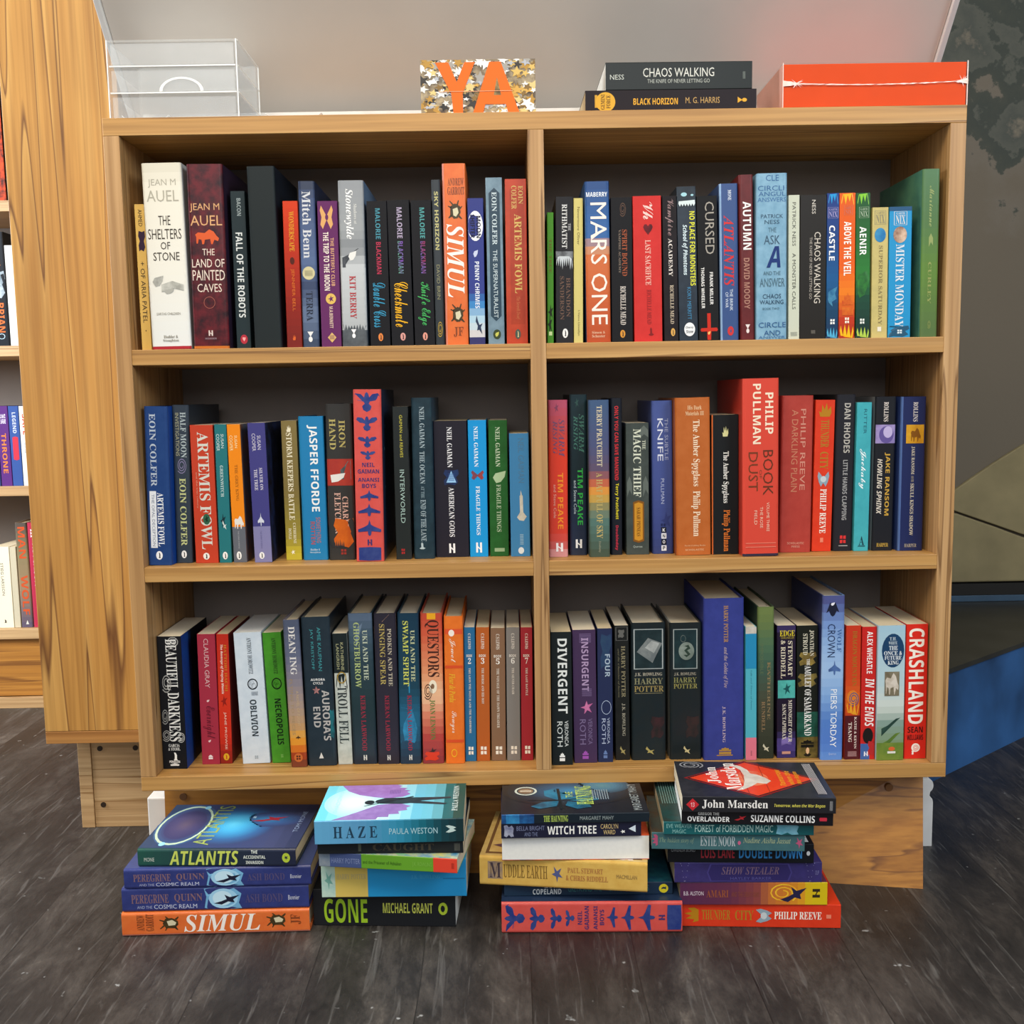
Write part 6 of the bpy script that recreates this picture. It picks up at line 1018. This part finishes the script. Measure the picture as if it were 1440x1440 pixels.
ALL_ROWS = [ROW1L, ROW1R, ROW2L, ROW2R, ROW3L, ROW3R, STACK1, STACK2, STACK3, STACK4, TOPBOOKS]

FAR = [
 # shelf index from the bottom, (x left, x right, y top, y bottom), kind, art, label
 (3, (-14, 9, 120, 278), 'p', ('d8521f/1c1a1c', [], {'front': '2a1c1c'}), 'black and flame orange book on the highest visible shelf of the distant bookcase'),
 (2, (-12, 14.6, 326, 483), 'h', ('1c2129', [('S', 'SERPENTS', 2, 30, 40, 76, 'd87c34'), ('blob', 34, 58, 10, 96, 'b4c0c8/7c8c98'), ('S', 'BRIAN', 62, 88, 42, 80, 'd8743c'), ('ring', 89, 94, 40, 76, 'b8d0e0')], {}), 'black book with orange lettering on the distant bookcase'),
 (2, (15.2, 30, 345, 483), 'p', ('ecebe6', [], {}), 'plain white book beside the black and orange one on the distant bookcase'),
 (1, (-18, 2, 571, 681), 'p', ('2c3c6c', [], {}), 'blue book at the frame edge of the distant bookcase'),
 (1, (2.5, 18, 571, 681), 'p', ('5c2c7c', [('S', 'THE FIRE', 10, 22, 30, 76, 'e0dce8'), ('S', 'THRONE', 34, 84, 26, 70, 'd8843c')], {}), 'purple book with orange lettering on the distant bookcase'),
 (1, (18.5, 33, 571, 681), 'p', ('38589a', [('S', 'LEGEND', 8, 34, 34, 70, 'c8d0e0'), ('lozenge', 38, 68, 24, 80, 'c8384c')], {}), 'blue book with a red panel on the distant bookcase'),
 (1, (33.5, 48, 571, 681), 'p', ('ece8dc', [('S', 'SAFE', 10, 36, 26, 80, 'cc4428'), ('lines', 46, 60, 30, 70, '8ca0b8')], {}), 'white book with red lettering on the distant bookcase'),
 (0, (-4, 20.5, 769, 882), 'p', ('ece4cc', [('N', 'STIEG LARSSON', 20, 60, 44, 60, '4c4840'), ('bird', 90, 94, 40, 60, '4c4840')], {}), 'cream book on the lowest visible shelf of the distant bookcase'),
 (0, (21, 30, 769, 882), 'p', ('c8c0a8', [], {}), 'slim beige book leaning beside the cream one on the distant bookcase'),
 (0, (30.5, 47, 735, 881), 'h', ('8c7c6c', [('S', 'MAN', 4, 34, 22, 82, 'cc5c34'), ('S', 'WOLF', 50, 88, 22, 82, 'cc5c34'), ('tri', 93, 97, 40, 66, 'd8d8d0')], {'grad': [(0, '5c5450'), (.3, '8c8060'), (.6, '9c8468'), (1, '605870')]}), 'grey brown book with orange lettering on the distant bookcase'),
 (0, (47.5, 62, 735, 881), 'h', ('b83a54', [('S', 'III', 6, 14, 30, 70, 'ecdce0'), ('N', 'HUTCHISON', 20, 60, 40, 66, 'ecdce0')], {}), 'raspberry red book partly hidden by the tall end panel'),
]

wanted = set()
for rows in ALL_ROWS:
    for r in rows:
        art = r[-2]
        wanted |= collect(art[1]) | collect(art[2].get('cover', []))
for r in FAR:
    wanted |= collect(r[3][1])
wanted |= {('S', 'YA')}
set_letters(wanted)

standing(ROW1L, Z_11, G1L, 0.012, TH, XD0)
standing(ROW1R, Z_11, G1R, 0.012, XD1, W - TH)
standing(ROW2L, Z_21, G2L, None, TH, XD0)
standing(ROW2R, Z_21, G2R, None, XD1, W - TH)
standing(ROW3L, Z_B1, G3L, None, TH, XD0)
standing(ROW3R, Z_B1, G3R, None, XD1, W - TH)
stack(STACK1, 0.0, 'books in the first floor stack', 1.0)
stack(STACK2, 0.0, 'books in the second floor stack', 1.32)
stack(STACK3, 0.0, 'books in the third floor stack', 1.16)
stack(STACK4, 0.0, 'books in the fourth floor stack', 1.15)
stack(TOPBOOKS, Z_T1, 'books lying on the bookcase top')

for si, (xl, xr, yt, yb), kind, art, label in FAR:
    Y = 1.02
    a, b, t = at_y(xl, yb, Y), at_y(xr, yb, Y), at_y((xl + xr) / 2, yt, Y)
    root = make_book(kind == 'h', b.x - a.x - 0.0006, t.z - FZ[si], 0.15, art, label, 'books on the distant bookcase')
    root.location = ((a.x + b.x) / 2, Y, FZ[si] + 0.0003)

# ------------------------------------------------------------------ orange box in shrink wrap on the bookcase top
ya = 0.008
p0, p1 = at_y(1100, 150, ya), at_y(1360, 147, ya); ztop = at_y(1230, 87.5, ya).z
bw, bh = p1.x - p0.x, ztop - Z_T1
ob = empty('wrapped_box', (p0.x, ya, Z_T1 + 0.0006), 'bright orange flat box in clear shrink wrap on the bookcase top', 'box')
box('carton', 0.0012, bw - 0.0012, 0.0012, 0.148, 0.0012, bh - 0.0012, ORANGE, ob, 0.001)
box('carton_end', 0.0002, 0.0011, 0.004, 0.146, 0.002, bh - 0.002, BOX_END, ob, 0)
v, f = box_vf(-0.0002, bw, 0.0, 0.1492, 0.0, bh)
film = mesh_obj('wrap_film', v, f, FILM, ob)
rnd = random.Random(4)
sv, sf = [], []
n = 44
for i in range(n + 1):            # the heat seal across the front
    t = i / n
    zc = bh * (0.55 - 0.05 * math.sin(math.pi * t))
    wz = 0.00035 + 0.0006 * rnd.random() + 0.0035 * max(0, 1 - t / 0.10) + 0.0035 * max(0, 1 - (1 - t) / 0.06)
    sv += [(bw * t, -0.0004 - 0.0008 * rnd.random(), zc - wz), (bw * t, -0.0004 - 0.0012 * rnd.random(), zc + wz)]
    if i:
        sf.append((2 * i - 2, 2 * i, 2 * i + 1, 2 * i - 1))
for cx_, s_ in ((0.019, 1), (bw - 0.008, -1)):       # gathered creases where the seal ends
    for k in range(16):
        a = rnd.uniform(0, 2 * math.pi); L = rnd.uniform(0.003, 0.010); zc = bh * 0.55
        dx, dz = math.cos(a) * L, math.sin(a) * L
        b = len(sv); sv += [(cx_ - dz * 0.06, -0.0005, zc + dx * 0.06), (cx_ + dz * 0.06, -0.0005, zc - dx * 0.06), (cx_ + dx, -0.0018, zc + dz)]
        sf.append((b, b + 1, b + 2))
mesh_obj('seal_seam', sv, sf, FILM_CREASE, ob)
for xx in (0.0006, bw - 0.0007):
    box('wrap_edge', xx - 0.0005, xx + 0.0006, -0.0006, -0.0001, 0.0, bh, FILM_CREASE, ob, 0)

# ------------------------------------------------------------------ the block sign with foil stars
ys = 0.02
p0, p1 = at_y(592.5, 160, ys), at_y(753.6, 160, ys); zt = at_y(672, 84, ys).z
sw, sh = p1.x - p0.x, zt - Z_T1
sg = empty('star_sign', (p0.x, ys, Z_T1 + 0.0004), 'small block covered in foil stars with two orange letters, on the bookcase top', 'sign')
S = Sheet(); vv, ff = box_vf(0, sw, 0, 0.03, 0, sh); S.faces(vv, ff, lin('b8a888'), lin('5c4c3c'))
rnd = random.Random(11)
inks = ['f4f2ec', 'eceae4', 'f6f4ee', 'e4e2de', 'd4a850', 'b8903c', 'd8b868', '2c2824', '3a342e', 'a8a49c', '8a6c34', 'e0c888', 'b4b8c0']
for k in range(230):
    r = rnd.uniform(0.0045, 0.0105); cx_, cz_ = rnd.uniform(0, sw), rnd.uniform(0, sh); a0 = rnd.uniform(0, 6.28); sq = rnd.uniform(0.45, 1.0)
    pts = []
    for j in range(10):
        rr = r if j % 2 == 0 else r * 0.44
        px_, pz_ = rr * math.cos(a0 + j * math.pi / 5), rr * sq * math.sin(a0 + j * math.pi / 5)
        pts.append((min(sw, max(0, cx_ + px_)), -0.0001 - 0.000004 * k, min(sh, max(0, cz_ + pz_))))
    S.face(pts, lin(rnd.choice(inks)))
S.build('star_block', PRINT_GLOSS, sg)
LT = {'Y': [[(0.13, 0.95), (0.245, 0.95), (0.315, 0.60), (0.385, 0.95), (0.475, 0.95), (0.365, 0.40), (0.365, 0.0), (0.285, 0.0), (0.265, 0.40)]],
      'A': [[(0.60, 0.95), (0.70, 0.95), (0.865, 0.0), (0.765, 0.0), (0.74, 0.20), (0.56, 0.20), (0.535, 0.0), (0.445, 0.0)]]}
for nm, polys in LT.items():
    L = Sheet()
    for q in polys:
        n = len(q)
        fr = [(x * sw, -0.0016, y * sh) for x, y in q]; bk = [(x * sw, -0.0009, y * sh) for x, y in q]
        L.face(fr, lin('ea7428')); L.face(bk, lin('ea7428'))
        for i in range(n):
            L.face([fr[i], fr[(i + 1) % n], bk[(i + 1) % n], bk[i]], lin('d8641c'))
    if nm == 'A':
        L.face([(0.635 * sw, -0.00165, 0.36 * sh), (0.70 * sw, -0.00165, 0.36 * sh), (0.665 * sw, -0.00165, 0.68 * sh)], lin('b49c6c'), lin('4c4034'))
    L.build('letter', PRINT_MATT, sg)
box('fold_crease', 0.16 * sw, 0.80 * sw, -0.0022, -0.0017, 0.428 * sh, 0.437 * sh, plain('pale_crease', 'f0b088', 0.4), sg, 0)

# ------------------------------------------------------------------ clear acrylic trays
yt_ = 0.016
p0, p1 = at_y(154, 160, yt_), at_y(337, 160, yt_); zt = at_y(245, 55, yt_).z
tw, thh, td = p1.x - p0.x, zt - Z_T1 - 0.0008, 0.122
tr = empty('acrylic_organiser', (p0.x, yt_, Z_T1 + 0.0005), 'clear acrylic drawer organiser of three tiers on the bookcase top', 'organiser')
t3 = 0.003
box('side_wall', 0, t3, 0, td, 0, thh, ACRYLIC, tr, 0)
box('side_wall', tw - t3, tw, 0, td, 0, thh, ACRYLIC, tr, 0)
box('back_wall', t3, tw - t3, td - t3, td, 0, thh, ACRYLIC, tr, 0)
box('top_panel', t3, tw - t3, 0, td - t3, thh - t3, thh, ACRYLIC, tr, 0)
for k in range(3):
    za = k * thh / 3
    dr = box('drawer', t3 + 0.001, tw - t3 - 0.001, 0.001, td - t3 - 0.002, za + 0.0005, za + 0.003, ACRYLIC, tr, 0)
    zb = za + thh / 3 - 0.004
    g = 14
    # drawer front with a half round finger notch in its upper edge
    cxn = tw * 0.56; rn = tw * 0.17 if k == 1 else tw * 0.0
    up = [(t3 + 0.002, zb)]
    if rn:
        up += [(cxn - rn * math.cos(math.pi * i / g), zb - 0.0005 - rn * 0.55 * math.sin(math.pi * i / g)) for i in range(g + 1)] if False else []
    up += [(tw - t3 - 0.002, zb)]
    out = [(t3 + 0.002, za + 0.0035), (tw - t3 - 0.002, za + 0.0035)] + list(reversed(up))
    prism('drawer_front', out, 'Y', 0.0015, 0.004, ACRYLIC, dr)
    if rn:
        av, af = [], []
        for i in range(g + 1):
            a = math.pi * i / g
            for r_ in (rn, rn * 0.86):
                av.append((cxn - r_ * math.cos(a), 0.0012, za + 0.003 + r_ * 0.62 * math.sin(a)))
            if i:
                af.append((2 * i - 2, 2 * i, 2 * i + 1, 2 * i - 1))
        mesh_obj('finger_notch', av, af, ACRYLIC_EDGE, dr)
    box('front_lip', t3, tw - t3, 0.0, 0.001, za + 0.0002, za + 0.0018, ACRYLIC_EDGE, dr, 0)
for xx in (0.0002, tw - 0.0016):
    box('polished_edge', xx, xx + 0.0014, -0.0008, -0.0001, 0, thh, ACRYLIC_EDGE, tr, 0)
for zz in (thh / 3, 2 * thh / 3, thh - 0.0016):
    box('polished_edge', tw + 0.0001, tw + 0.0008, 0.002, td, zz, zz + 0.0014, ACRYLIC_EDGE, tr, 0)
box('polished_edge', tw - 0.0008, tw + 0.0008, td + 0.0001, td + 0.0012, 0, thh, ACRYLIC_EDGE, tr, 0)


def strip_curl(name, x0, x1, y, z, rise, label):
    """a curled clear strip: its two ends lift off the board"""
    v, f = [], []
    n = 24
    for i in range(n + 1):
        t = i / n
        zz = z + 0.0008 + rise * abs(2 * t - 1) ** 3
        x = x0 + (x1 - x0) * t
        for (dy, dz) in ((0, 0), (0.012, 0), (0.012, 0.0007), (0, 0.0007)):
            v.append((x, y + dy, zz + dz))
        if i:
            b = 4 * i
            f += [(b - 4 + j, b - 4 + (j + 1) % 4, b + (j + 1) % 4, b + j) for j in range(4)]
    f += [(3, 2, 1, 0), (4 * n, 4 * n + 1, 4 * n + 2, 4 * n + 3)]
    o = mesh_obj(name, v, f, ACRYLIC_EDGE, None, True)
    o['label'] = label; o['category'] = 'plastic strip'; o['group'] = 'curled plastic strips on the bookcase top'


a, b = at_y(373, 160, 0.03).x, at_y(452, 160, 0.03).x
strip_curl('plastic_strip', a, b, 0.03, Z_T1, 0.010, 'clear plastic strip with curled ends lying on the wood beside the acrylic organiser')
a, b = p0.x + 0.006, p0.x + 0.072
strip_curl('plastic_strip', a, b, 0.045, Z_T1 + 0.0036, 0.010, 'curled plastic strip lying inside the lowest tier of the acrylic organiser')
